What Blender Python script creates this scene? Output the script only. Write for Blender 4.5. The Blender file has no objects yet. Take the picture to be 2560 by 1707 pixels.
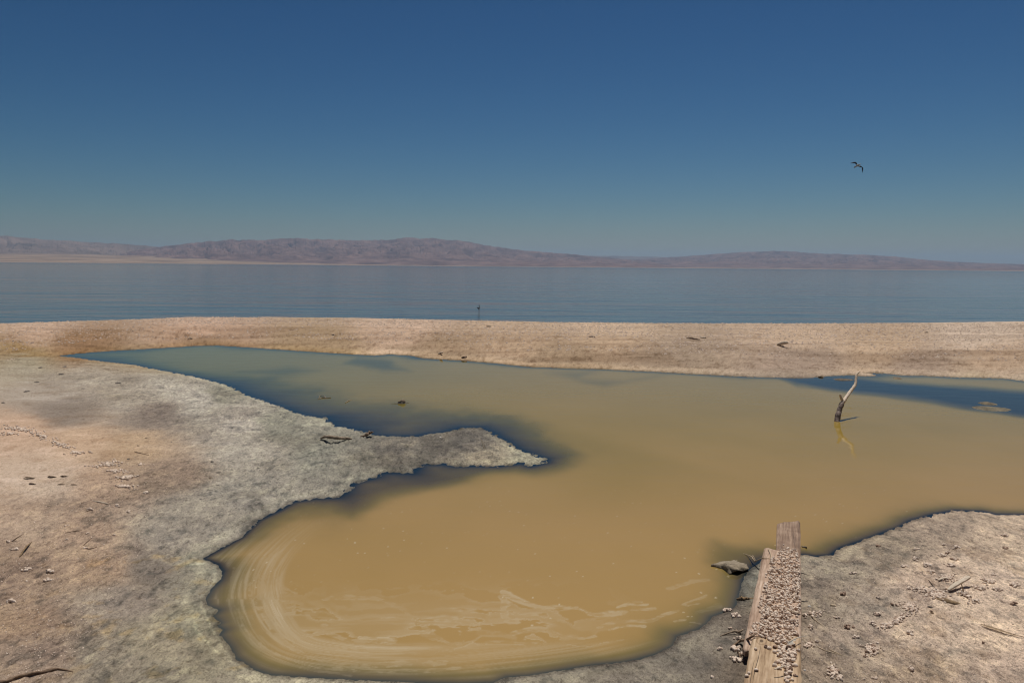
import bpy, bmesh, math, random
import numpy as np
from mathutils import Matrix, Vector, noise as mnoise
random.seed(7)
rng = np.random.default_rng(11)
C = bpy.context.scene
COL = C.collection

# ------------------------------------------------------------------ camera
H = 1.75
LENS, SENS = 28.0, 36.0
F = LENS / SENS * 2560.0
PITCH, ROLL = math.radians(5.37), math.radians(0.50)
CAM = Matrix.Translation((0, 0, H)) @ Matrix.Rotation(math.radians(90) - PITCH, 4, 'X') @ Matrix.Rotation(ROLL, 4, 'Z')
cam = bpy.data.cameras.new('camera')
cam.lens = LENS; cam.sensor_width = SENS; cam.clip_start = 0.05; cam.clip_end = 90000
cam_o = bpy.data.objects.new('camera', cam); COL.objects.link(cam_o)
cam_o.matrix_world = CAM
C.camera = cam_o

# ------------------------------------------------------------------ sky and sun
SUN_EL = math.radians(68)
sun_from = Vector((0.32, 0.95, 0)).normalized() * math.cos(SUN_EL) + Vector((0, 0, math.sin(SUN_EL)))
w = bpy.data.worlds.new("World"); C.world = w; w.use_nodes = True
nt = w.node_tree; N = nt.nodes; L = nt.links
sky = N.new('ShaderNodeTexSky'); sky.sky_type = 'NISHITA'; sky.sun_disc = False
sky.sun_elevation = SUN_EL
sky.sun_rotation = math.atan2(sun_from.x, sun_from.y)
sky.altitude = 0; sky.air_density = 1.0; sky.dust_density = 0.2; sky.ozone_density = 3.0
bg = N['Background']; bg.inputs[1].default_value = 0.10
# polarising filter of the photograph: a steeper response per channel
sep = N.new('ShaderNodeSeparateColor'); com = N.new('ShaderNodeCombineColor')
L.new(sky.outputs[0], sep.inputs[0])
for i, (g, a) in enumerate(((2.35, 0.51), (1.75, 0.40), (1.70, 0.425))):
    sc = N.new('ShaderNodeMath'); sc.operation = 'MULTIPLY'; sc.inputs[1].default_value = 0.1
    p = N.new('ShaderNodeMath'); p.operation = 'POWER'; p.inputs[1].default_value = g
    m = N.new('ShaderNodeMath'); m.operation = 'MULTIPLY'; m.inputs[1].default_value = a * 10.0
    L.new(sep.outputs[i], sc.inputs[0]); L.new(sc.outputs[0], p.inputs[0]); L.new(p.outputs[0], m.inputs[0])
    L.new(m.outputs[0], com.inputs[i])
L.new(com.outputs[0], bg.inputs[0])
sun = bpy.data.lights.new('sun', 'SUN'); sun.energy = 3.8; sun.angle = math.radians(0.5); sun.color = (1.0, 0.955, 0.89)
sun_o = bpy.data.objects.new('sun', sun); COL.objects.link(sun_o)
sun_o.rotation_euler = sun_from.to_track_quat('Z', 'Y').to_euler(); sun_o.location = (0, 0, 40)
C.view_settings.view_transform = 'Standard'; C.view_settings.look = 'None'
C.view_settings.exposure = 0; C.view_settings.gamma = 1
C.cycles.volume_bounces = 0
C.cycles.max_bounces = 6
C.cycles.pixel_filter_type = "BLACKMAN_HARRIS"; C.cycles.filter_width = 1.2

# ------------------------------------------------------------------ maths helpers
M3 = np.array([list(r)[:3] for r in CAM])[:3, :3]
def ray(x, y):
    d = M3 @ np.array([x - 1280.0, -(y - 853.5), -F]); return d / d[1]
def P(x, y, z=0.0):                       # pixel of the photograph -> point on the plane of height z
    d = ray(x, y); t = (z - H) / d[2]
    return Vector((d[0] * t, d[1] * t, z))
def PD(x, y, dist):                       # pixel -> point at a given forward distance
    d = ray(x, y) * dist
    return Vector((d[0], d[1], H + d[2]))
def toPX(X, Y, Z):
    R = M3.T
    a = R[0, 0] * X + R[0, 1] * Y + R[0, 2] * (Z - H)
    b = R[1, 0] * X + R[1, 1] * Y + R[1, 2] * (Z - H)
    c = R[2, 0] * X + R[2, 1] * Y + R[2, 2] * (Z - H)
    c = np.minimum(c, -0.2)
    return 1280 + a / -c * F, 853.5 - b / -c * F
def lin(c):
    c = np.asarray(c, float) / 255.0
    return np.where(c <= 0.04045, c / 12.92, ((c + 0.055) / 1.055) ** 2.4)
def sm(a, b, x):
    t = np.clip((x - a) / (b - a), 0, 1); return t * t * (3 - 2 * t)
def hash2(i, j, s):
    h = (i.astype(np.int64) * 374761393 + j.astype(np.int64) * 668265263 + s * 1442695041) & 0xffffffff
    h = ((h ^ (h >> 13)) * 1274126177) & 0xffffffff
    return ((h ^ (h >> 16)) & 0xffffff) / float(0xffffff)
def vnoise(x, y, s=0):
    i = np.floor(x); j = np.floor(y); fx = x - i; fy = y - j
    fx = fx * fx * (3 - 2 * fx); fy = fy * fy * (3 - 2 * fy)
    a = hash2(i, j, s); b = hash2(i + 1, j, s); c = hash2(i, j + 1, s); d = hash2(i + 1, j + 1, s)
    return a + (b - a) * fx + (c - a) * fy + (a - b - c + d) * fx * fy
def fbm(x, y, o=4, s=0, g=0.5):
    r = 0; a = 1; t = 0
    for k in range(o):
        r = r + a * vnoise(x * 2 ** k + 17.3 * k, y * 2 ** k - 9.1 * k, s + k); t += a; a *= g
    return r / t - 0.5                    # -0.5 .. 0.5
_cache = {}
def few(X, Y, pts, closed):
    key = (id(pts), closed)
    if key not in _cache:
        a = np.array(pts, float); b = np.roll(a, -1, 0)
        if not closed: a = a[:-1]; b = b[:-1]
        _cache[key] = (pts, a, b)
    return _cache[key][1:]
def seg_dist(X, Y, pts, closed):
    if X.size < 64 and pts is POND:
        a, b = few(X, Y, pts, closed); x = X.reshape(-1, 1); y = Y.reshape(-1, 1); d = b - a
        t = np.clip(((x - a[:, 0]) * d[:, 0] + (y - a[:, 1]) * d[:, 1]) / ((d ** 2).sum(1) + 1e-12), 0, 1)
        return np.sqrt(((x - a[:, 0] - t * d[:, 0]) ** 2 + (y - a[:, 1] - t * d[:, 1]) ** 2).min(1)).reshape(X.shape)
    best = np.full(X.shape, 1e18)
    n = len(pts)
    for k in range(n if closed else n - 1):
        ax, ay = pts[k]; bx, by = pts[(k + 1) % n]
        dx, dy = bx - ax, by - ay; q = dx * dx + dy * dy + 1e-12
        t = np.clip(((X - ax) * dx + (Y - ay) * dy) / q, 0, 1)
        best = np.minimum(best, (X - ax - t * dx) ** 2 + (Y - ay - t * dy) ** 2)
    return np.sqrt(best)
def inside(X, Y, pts):
    if X.size < 64 and pts is POND:
        a, b = few(X, Y, pts, True); x = X.reshape(-1, 1); y = Y.reshape(-1, 1)
        dy = np.where(a[:, 1] == b[:, 1], 1e-9, b[:, 1] - a[:, 1])
        c = ((a[:, 1] > y) != (b[:, 1] > y)) & (x < (b[:, 0] - a[:, 0]) * (y - a[:, 1]) / dy + a[:, 0])
        return (c.sum(1) % 2 == 1).reshape(X.shape)
    r = np.zeros(X.shape, bool); n = len(pts)
    for k in range(n):
        ax, ay = pts[k]; bx, by = pts[(k + 1) % n]
        if ay == by: continue
        c = ((ay > Y) != (by > Y)) & (X < (bx - ax) * (Y - ay) / (by - ay) + ax)
        r ^= c
    return r

# ------------------------------------------------------------------ pond outline (on the plane z = 0)
OUT = [(142,890),(191,884),(237,880),(306,875),(383,871),(478,865),(536,863),(612,868),(700,874),(802,881),(877,886),
 (938,889),(972,886),(1023,889),(1057,896),(1142,901),(1210,906),(1278,913),(1329,918),(1414,921),(1500,923),(1633,929.5),
 (1709,934),(1785,938),(1872,942.5),(1948,944.5),(2014,945.5),(2053,943),(2081,940),(2129,938),(2148,940),(2177,941),
 (2198,939),(2183,935),(2168,932.5),(2198,932.5),(2262,939),(2313,939),(2381,943),(2449,944.5),(2508,946),(2560,953),
 (2700,965),(2950,985),(3300,1010),(3500,1120),(3100,1230),(2800,1275),(2640,1290),
 (2560,1287),(2491,1286),(2457,1278),(2389,1275.5),(2338,1284),(2277,1301),(2246,1318),(2202,1333),(2151,1352),(2100,1369),
 (2076,1386),(2042,1390),(2012,1386),(1985,1388),(1940,1396),(1915,1398),(1900,1402),(1873,1424),(1863,1436),(1856,1453),(1846,1490),(1836,1518),
 (1778,1541),(1768,1558),(1744,1572),(1693,1589),(1683,1613),(1642,1633),(1591,1647),(1557,1654),(1489,1660),(1404,1674),
 (1319,1688),(1268,1691),(1234,1705),(1150,1709),(1050,1706),(976,1702),(891,1699),(840,1695.6),(772,1692),(731,1691),
 (673,1685),(636,1672),(612,1658),(588,1641),(575,1617),(551,1587),(561,1573),(545,1563),(551,1556),(534,1539),(548,1524),(520,1513),
 (514,1498),(531,1471),(551,1451),(558,1427),(544,1410),(507,1396),(524,1386),(561,1366),(605,1342),(646,1301),(697,1277),
 (734,1255),(785,1246),(846,1243),(863,1234),(890,1207),(938,1194),(958,1183),(989,1182),(1033,1183),(1057,1161),(1108,1161),
 (1142,1166),(1193,1165),(1244,1166),(1305,1158),(1326,1166),(1367,1156),(1367,1146),(1333,1136),(1295,1122),(1271,1105),
 (1231,1081),(1203,1069),(1152,1069),(1108,1081),(1067,1085),(1040,1090),(989,1091),(935,1088),(890,1073),(836,1064),
 (816,1042),(804,1046),(746,1033),(708,1018),(651,999),(612,984),(566,961),(509,947),(471,938),(413,928),(344,913),(237,901),(191,894)]
POND = [tuple(P(x, y)[:2]) for x, y in OUT]
SHORE_C = np.array([(P(x, y, 0.2)[0], P(x, y, 0.2)[1]) for x, y in
  [(-1200,812),(-500,811),(0,810),(218,803),(457,794.5),(697,793.5),(980,798),(1197,803),(1414,807),(1633,809),(1850,810),(2177,809),(2560,805),(3000,803),(3600,803)]])
CR = 0.21
def crest(X):
    return np.interp(X, SHORE_C[:, 0], SHORE_C[:, 1])
PILE_BARS = [((2476, 1021), 40, 5.0), ((2470, 1009), 18, 3.0), ((2243, 945.5), 9, 2.0), ((2110, 949), 26, 1.6)]
BARS = []
for (px, py), rx, ry in PILE_BARS:
    a = P(px, py); b = P(px + rx, py); c = P(px, py - ry)
    BARS.append((a.x, a.y, (b - a).length, (c - a).length))
def signed(X, Y):
    d = seg_dist(X, Y, POND, True)
    return np.where(inside(X, Y, POND), -d, d)
def height(X, Y, sd=None, detail=True):
    if sd is None: sd = signed(X, Y)
    yc = crest(X)
    spit = sm(11.5, 13.5, Y - 0.06 * X) * sm(-0.3, 0.6, sd + 0.4)
    s = np.maximum(sd, 0)
    z = 0.035 * (1 - np.exp(-s / 0.22)) + 0.022 * np.minimum(s, 4.5)
    z = z + spit * (CR - 0.02) * sm(0.1, 4.5, s)
    z = np.minimum(z, CR + 0.02 * fbm(X * 0.5, Y * 0.5, 3, 5) + 0.004)
    z = np.minimum(z, CR + 0.012 - 0.11 * (Y - yc) + 0.03 * fbm(X * 0.9, Y * 0.9, 3, 8))
    z = np.maximum(z, -0.6)
    z = np.where(sd < 0, np.maximum(sd * 0.16, -0.25), z)
    for bx, by, rx, ry in BARS:
        q = ((X - bx) / rx) ** 2 + ((Y - by) / ry) ** 2 + 0.8 * fbm(X * 9, Y * 5, 3, 71)
        z = np.maximum(z, 0.016 * (1.25 - q)) if rx > 0 else z
    if detail:
        near = sm(0.0, 0.5, s)
        z = z + 0.03 * near * fbm(X * 1.3, Y * 1.3, 3, 21) * (1 - sm(14, 18, Y))
        crust = (1 - sm(0.6, 2.2, s)) * (0.6 + 0.8 * sm(5, 8, Y)) * (1 - sm(12, 14, Y) * 0.5)
        rid = 1 - 2 * np.abs(fbm(X * 15, Y * 9, 4, 31, 0.6)) * 2.2
        edge = sm(-0.10, 0.02, sd)
        z = z + edge * crust * 0.009 * (rid - 0.72) * (1 - 0.7 * (1 - near) * (1 - sm(4.2, 6, Y))) + edge * 0.012 * fbm(X * 34, Y * 13, 3, 45, 0.65) * sm(4.5, 7, Y) * np.exp(-s / 0.6) * 1.9
        z = z + edge * 0.010 * fbm(X * 30, Y * 16, 3, 41, 0.6) * (0.5 + 0.5 * near) * (1 - 0.6 * (1 - near) * (1 - sm(4.2, 6, Y)))
    return z
def G(x, y, lift=0.0):                    # pixel -> point on the terrain
    z = 0.05
    for _ in range(8):
        p = P(x, y, z); z = 0.5 * z + 0.5 * float(height(np.array([p.x]), np.array([p.y]))[0])
    p = P(x, y, z); p.z += lift
    return p
def GG(xs, ys):                           # the same for many pixels at once
    xs = np.asarray(xs, float); ys = np.asarray(ys, float)
    D = (M3 @ np.stack([xs - 1280.0, -(ys - 853.5), np.full(xs.shape, -F)])); D = D / D[1]
    z = np.full(xs.shape, 0.05)
    for k in range(8):
        t = (z - H) / D[2]; X = D[0] * t; Y = D[1] * t
        z = 0.5 * z + 0.5 * height(X, Y)
    t = (z - H) / D[2]
    return [Vector(v) for v in zip(D[0] * t, D[1] * t, z)]
def ppm(p): return p.y / F                # metres per photograph pixel at p

# ------------------------------------------------------------------ object helpers
def tag(o, label=None, cat=None, group=None, kind=None):
    if label: o['label'] = label
    if cat: o['category'] = cat
    if group: o['group'] = group
    if kind: o['kind'] = kind
    return o
def link(name, me, mats, parent=None, loc=None):
    o = bpy.data.objects.new(name, me); COL.objects.link(o)
    for m in (mats if isinstance(mats, (list, tuple)) else [mats]): me.materials.append(m)
    if parent: o.parent = parent
    if loc is not None: o.location = loc
    return o
def grid_mesh(name, V, nr, nc, keep=None, smooth=True):
    idx = np.arange(nr * nc).reshape(nr, nc)
    q = np.stack([idx[:-1, :-1], idx[:-1, 1:], idx[1:, 1:], idx[1:, :-1]], -1).reshape(-1, 4)
    if keep is not None: q = q[keep.reshape(-1)]
    used = np.unique(q); remap = np.full(nr * nc, -1); remap[used] = np.arange(len(used))
    q = remap[q]; V = V[used]
    me = bpy.data.meshes.new(name)
    me.vertices.add(len(V)); me.vertices.foreach_set('co', V.astype(np.float32).ravel())
    me.loops.add(q.size); me.loops.foreach_set('vertex_index', q.astype(np.int32).ravel())
    me.polygons.add(len(q)); me.polygons.foreach_set('loop_start', np.arange(0, q.size, 4, dtype=np.int32))
    me.polygons.foreach_set('loop_total', np.full(len(q), 4, np.int32))
    me.polygons.foreach_set('use_smooth', np.full(len(q), smooth))
    me.update(calc_edges=True)
    return me, used
def set_col(me, name, rgb):
    a = me.attributes.new(name, 'FLOAT_COLOR', 'POINT')
    d = np.ones((len(me.vertices), 4), np.float32); d[:, :3] = rgb
    a.data.foreach_set('color', d.ravel())
def set_f(me, name, v):
    a = me.attributes.new(name, 'FLOAT', 'POINT'); a.data.foreach_set('value', np.asarray(v, np.float32))
def pymesh(name, verts, faces, smooth=True):
    me = bpy.data.meshes.new(name); me.from_pydata([tuple(v) for v in verts], [], faces); me.update()
    if smooth: me.polygons.foreach_set('use_smooth', [True] * len(me.polygons))
    return me
def empty(name, loc=(0, 0, 0)):
    o = bpy.data.objects.new(name, None); COL.objects.link(o); o.location = loc; o.empty_display_size = 0.05; return o

# ------------------------------------------------------------------ materials
def mat(name):
    m = bpy.data.materials.new(name); m.use_nodes = True
    return m, m.node_tree.nodes, m.node_tree.links, m.node_tree.nodes['Principled BSDF']
def noise_node(n, l, scale, detail=4, rough=0.6, vec=None, stretch=None):
    t = n.new('ShaderNodeTexNoise'); t.inputs['Scale'].default_value = scale
    t.inputs['Detail'].default_value = detail; t.inputs['Roughness'].default_value = rough
    tc = n.new('ShaderNodeTexCoord'); mp = n.new('ShaderNodeMapping')
    if stretch: mp.inputs['Scale'].default_value = stretch
    l.new(tc.outputs['Object'], mp.inputs[0]); l.new(mp.outputs[0], t.inputs['Vector'])
    return t
def ramp(n, l, src, stops):
    r = n.new('ShaderNodeValToRGB'); e = r.color_ramp.elements
    while len(e) < len(stops): e.new(0.5)
    for k, (p, c) in enumerate(stops):
        e[k].position = p; e[k].color = (*c, 1) if len(c) == 3 else c
    l.new(src, r.inputs[0]); return r
def simple(name, c1, c2, scale=20, rough=0.85, bump=0.3, stretch=None, dist=0.003):
    m, n, l, b = mat(name)
    t = noise_node(n, l, scale, 6, 0.65, stretch=stretch)
    r = ramp(n, l, t.outputs[0], [(0.33, c1), (0.67, c2)])
    l.new(r.outputs[0], b.inputs['Base Color']); b.inputs['Roughness'].default_value = rough
    bm_ = n.new('ShaderNodeBump'); bm_.inputs['Strength'].default_value = bump; bm_.inputs['Distance'].default_value = dist
    l.new(t.outputs[0], bm_.inputs['Height']); l.new(bm_.outputs[0], b.inputs['Normal'])
    return m

def ground_material():
    m, n, l, b = mat('dried mud and sand')
    a = n.new('ShaderNodeAttribute'); a.attribute_name = 'tone'
    k = n.new('ShaderNodeAttribute'); k.attribute_name = 'crust'
    f1 = noise_node(n, l, 125, 5, 0.7, stretch=(1, 0.6, 1)); f1.inputs['Distortion'].default_value = 1.6
    r1 = ramp(n, l, f1.outputs[0], [(0.40, (0.50, 0.49, 0.48)), (0.47, (0.95, 0.95, 0.95)), (0.54, (1.08, 1.08, 1.08)), (0.62, (1.38, 1.37, 1.34))])
    g1 = ramp(n, l, f1.outputs[0], [(0.38, (0.74, 0.70, 0.67)), (0.47, (1, 1, 1)), (0.55, (1.03, 1.03, 1.03)), (0.64, (1.17, 1.17, 1.17))])
    f2 = noise_node(n, l, 38, 7, 0.74, stretch=(1, 0.55, 1)); f2.inputs['Distortion'].default_value = 0.8
    r2 = ramp(n, l, f2.outputs[0], [(0.40, (0.52, 0.51, 0.51)), (0.46, (0.94, 0.94, 0.94)), (0.55, (1.04, 1.04, 1.04)), (0.62, (1.26, 1.26, 1.24))])
    g2 = ramp(n, l, f2.outputs[0], [(0.39, (0.80, 0.76, 0.73)), (0.47, (1, 1, 1)), (0.62, (1.10, 1.10, 1.10))])
    pit = noise_node(n, l, 75, 3, 0.6); rp = ramp(n, l, pit.outputs[0], [(0.31, (0.40, 0.37, 0.35)), (0.35, (1, 1, 1))])
    def mix(kind, fac, x, y):
        q = n.new('ShaderNodeMix'); q.data_type = 'RGBA'; q.blend_type = kind
        if isinstance(fac, float): q.inputs[0].default_value = fac
        else: l.new(fac, q.inputs[0])
        l.new(x, q.inputs[6]); l.new(y, q.inputs[7]); return q.outputs[2]
    m1 = mix('MIX', k.outputs['Fac'], g1.outputs[0], r1.outputs[0]); m2 = mix('MIX', k.outputs['Fac'], g2.outputs[0], r2.outputs[0])
    c = mix('MULTIPLY', 1.0, a.outputs['Color'], m1); c = mix('MULTIPLY', 1.0, c, m2); c = mix('MULTIPLY', 0.8, c, rp.outputs[0])
    l.new(c, b.inputs['Base Color']); b.inputs['Roughness'].default_value = 0.95
    b.inputs['Specular IOR Level'].default_value = 0.15
    b1 = n.new('ShaderNodeBump'); b1.inputs['Strength'].default_value = 0.9; b1.inputs['Distance'].default_value = 0.004
    l.new(f1.outputs[0], b1.inputs['Height'])
    b2 = n.new('ShaderNodeBump'); b2.inputs['Strength'].default_value = 0.6; b2.inputs['Distance'].default_value = 0.010
    l.new(f2.outputs[0], b2.inputs['Height']); l.new(b1.outputs[0], b2.inputs['Normal'])
    l.new(b2.outputs[0], b.inputs['Normal'])
    return m
def pond_material():
    m, n, l, b = mat('murky pond water')
    a = n.new('ShaderNodeAttribute'); a.attribute_name = 'silt'
    fo = n.new('ShaderNodeAttribute'); fo.attribute_name = 'film'
    l.new(a.outputs['Color'], b.inputs['Base Color'])
    r = n.new('ShaderNodeMapRange'); r.inputs[3].default_value = 0.03; r.inputs[4].default_value = 0.35
    l.new(fo.outputs['Fac'], r.inputs[0]); l.new(r.outputs[0], b.inputs['Roughness'])
    b.inputs['IOR'].default_value = 1.24
    t = noise_node(n, l, 3.0, 3, 0.5, stretch=(0.7, 1.6, 1))
    bu = n.new('ShaderNodeBump'); bu.inputs['Strength'].default_value = 0.22; bu.inputs['Distance'].default_value = 0.01
    l.new(t.outputs[0], bu.inputs['Height']); l.new(bu.outputs[0], b.inputs['Normal'])
    return m
def sea_material():
    m, n, l, b = mat('lake water')
    b.inputs['Base Color'].default_value = (0.060, 0.080, 0.080, 1)
    b.inputs['Roughness'].default_value = 0.05; b.inputs['IOR'].default_value = 1.33
    tc = n.new('ShaderNodeTexCoord'); sx = n.new('ShaderNodeSeparateXYZ'); l.new(tc.outputs['Object'], sx.inputs[0])
    far = n.new('ShaderNodeMapRange'); far.interpolation_type = 'SMOOTHSTEP'
    for k, v in zip((1, 2, 3, 4), (350, 1400, 1.0, 4.5)): far.inputs[k].default_value = v
    l.new(sx.outputs[1], far.inputs[0])
    def wave(scale, st, dist, prev, boost=False):
        t = noise_node(n, l, scale, 3, 0.55, stretch=st); bu = n.new('ShaderNodeBump'); bu.inputs['Strength'].default_value = 1.0
        bu.inputs['Distance'].default_value = dist
        if boost:
            q = n.new('ShaderNodeMath'); q.operation = 'MULTIPLY'; q.inputs[1].default_value = dist; l.new(far.outputs[0], q.inputs[0]); l.new(q.outputs[0], bu.inputs['Distance'])
        l.new(t.outputs[0], bu.inputs['Height'])
        if prev: l.new(prev.outputs[0], bu.inputs['Normal'])
        return bu
    w1 = wave(2.0, (0.30, 1.0, 1), 0.026, None); w2 = wave(0.35, (0.22, 1.0, 1), 0.10, w1, True); w3 = wave(0.05, (0.25, 1.0, 1), 0.25, w2)
    l.new(w3.outputs[0], b.inputs['Normal'])
    return m
def mountain_material(name, c1, c2, scale):
    m, n, l, b = mat(name)
    t = noise_node(n, l, scale, 8, 0.6)
    r = ramp(n, l, t.outputs[0], [(0.35, c1), (0.65, c2)])
    l.new(r.outputs[0], b.inputs['Base Color']); b.inputs['Roughness'].default_value = 1; b.inputs['Specular IOR Level'].default_value = 0
    return m
MG = ground_material(); MP = pond_material(); MS = sea_material()

# ------------------------------------------------------------------ far setting: mountains, desert plain, lake
def horizon_range(name, prof, r0, r1, mt, seed, rough=0.5, base=-4, expo=0.85, fine=0.10, ext=None, ncol=1500, nrow=60):
    prof = [(x * 1.0884, y * 1.0884) for x, y in prof]
    xs = np.linspace(prof[0][0], prof[-1][0], ncol)
    ys = np.interp(xs, [p[0] for p in prof], [p[1] for p in prof])
    az = []; el = []
    for x, y in zip(xs, ys):
        d = ray(x, y); az.append(math.atan2(d[0], d[1])); el.append(d[2] / math.hypot(d[0], d[1]))
    az = np.array(az); el = np.maximum(np.array(el), 0)
    env = np.minimum(sm(0, 0.06, np.linspace(0, 1, ncol)), sm(0, 0.06, 1 - np.linspace(0, 1, ncol))) if ext is None else 1
    A = np.tile(az, (nrow, 1)); t = np.concatenate([np.linspace(0, 1, nrow - 8), 1 + np.linspace(0.06, 0.6, 8)])[:, None]
    R = r0 + (r1 - r0) * t
    zr = el * r1 + H
    X = R * np.sin(A); Y = R * np.cos(A)
    k = 1.0 / (0.10 * (r1 - r0) + 350)
    wob = 0.8 * fbm(X / 1500, Y / 1500, 3, seed + 1)
    rav = np.abs(fbm(A * r1 / 900 + wob, R / 3200, 6, seed, 0.62)) * 2.4 * 0.7 + 0.3 * np.abs(fbm(X / 420, Y / 600, 4, seed + 7, 0.6)) * 2
    crag = fbm(az[None, :] * 130, az[None, :] * 0, 6, seed + 3, 0.62)
    zr2 = zr[None, :] * (1 + fine * crag * env)
    body = np.clip(t, 0, 1) ** expo
    Z = zr2 * body * (1 - rough * rav * np.clip(4 * t * (1.05 - t), 0, 1) ** 0.6 * (t < 1))
    Z = np.where(t > 1, zr2 * (1 - (t - 1) * 1.2) * (1 - 0.3 * rav), Z)
    Z = np.where(t <= 0, base, Z)
    V = np.stack([X, Y, Z], -1).reshape(-1, 3)
    me, _ = grid_mesh(name, V, nrow, ncol)
    o = link(name, me, mt); tag(o, kind='structure'); return o
M_mtn = mountain_material('bare desert rock', (0.105, 0.062, 0.055), (0.24, 0.15, 0.125), 0.0022)
M_mtn2 = mountain_material('far desert rock', (0.13, 0.09, 0.07), (0.26, 0.18, 0.14), 0.0007)
M_plain = mountain_material('pale desert plain', (0.20, 0.135, 0.095), (0.36, 0.255, 0.175), 0.0012)
horizon_range('mountains', [(-700,560),(-400,545),(-150,538),(0,541),(60,545),(100,550),(200,556),(280,560),(350,566),(420,573),(480,590),(560,606)],
   19000, 25000, M_mtn2, 3, 0.8)
horizon_range('mountains', [(180,606),(260,590),(300,577),(330,572),(370,567),(430,560),(480,555),(520,551),(600,551),(660,547),(740,550),(810,551),(850,553),
   (900,550),(950,546),(1000,549),(1050,552),(1090,558),(1130,566),(1170,572),(1220,577),(1300,583),(1370,590),(1440,596),(1500,602),(1600,619)],
   16500, 22000, M_mtn, 9, 1.0)
horizon_range('mountains', [(1200,612),(1330,588),(1400,588),(1500,590),(1580,592),(1700,612)], 30000, 34000, M_mtn2, 14, 0.4, ncol=300)
horizon_range('mountains', [(1330,616),(1440,598),(1520,592),(1600,587),(1650,583),(1700,580),(1750,578),(1800,576),(1830,579),(1900,583),(1980,585),
   (2050,589),(2100,594),(2180,601),(2250,604),(2352,607),(2500,612),(2700,618),(3000,615),(3300,618)], 20000, 27000, M_mtn, 22, 1.0)
horizon_range('desert_plain', [(-700,575),(-300,580),(0,583),(100,583),(200,585),(300,587),(400,589),(500,592),(600,597),(700,601.5),(800,605),(1000,608.5),
   (1300,611.5),(1600,614.5),(1900,617.5),(2352,621.5),(2800,626),(3300,631)], 14000, 19000, M_plain, 31, 0.05, fine=0.03, expo=1.2)
rows = 12.0 * np.exp(np.linspace(0, math.log(45000 / 12.0), 90))
us = np.linspace(-1.6, 1.6, 60)
V = np.stack([us[None, :] * (rows[:, None] + 20), np.repeat(rows[:, None], 60, 1), np.full((90, 60), -0.12)], -1).reshape(-1, 3)
me, _ = grid_mesh('lake_water', V, 90, 60)
tag(link('lake_water', me, MS), kind='structure')

# ------------------------------------------------------------------ ground sheet
def view_grid(nr, nc, y0, y1, umax):
    inv = np.linspace(1 / y0, 1 / y1, nr); return 1 / inv, np.linspace(-umax, umax, nc)
yn, un = view_grid(560, 1250, 2.75, 27.5, 0.72)
yrow = np.concatenate([[-3000, -800, -200, -60, -20, -8, -3, -1, 0, 0.8, 1.4, 1.8, 2.1, 2.35, 2.6], yn, [29, 32, 37]])
ue = 0.72 * np.cumprod(np.full(22, 1.17)); ue2 = ue[-1] * np.array([2, 5, 20, 80])
ucol = np.concatenate([-ue2[::-1], -ue[::-1], un, ue, ue2])
YY = np.repeat(yrow[:, None], len(ucol), 1); XX = ucol[None, :] * np.maximum(yrow, 2.2)[:, None]
sd = np.concatenate([signed(XX[k:k + 60], YY[k:k + 60]) for k in range(0, len(yrow), 60)])
ZZ = height(XX, YY, sd)
px, py = toPX(XX, YY, np.maximum(ZZ, 0)); py = np.where(YY < 2.3, 1900, py)
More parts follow.
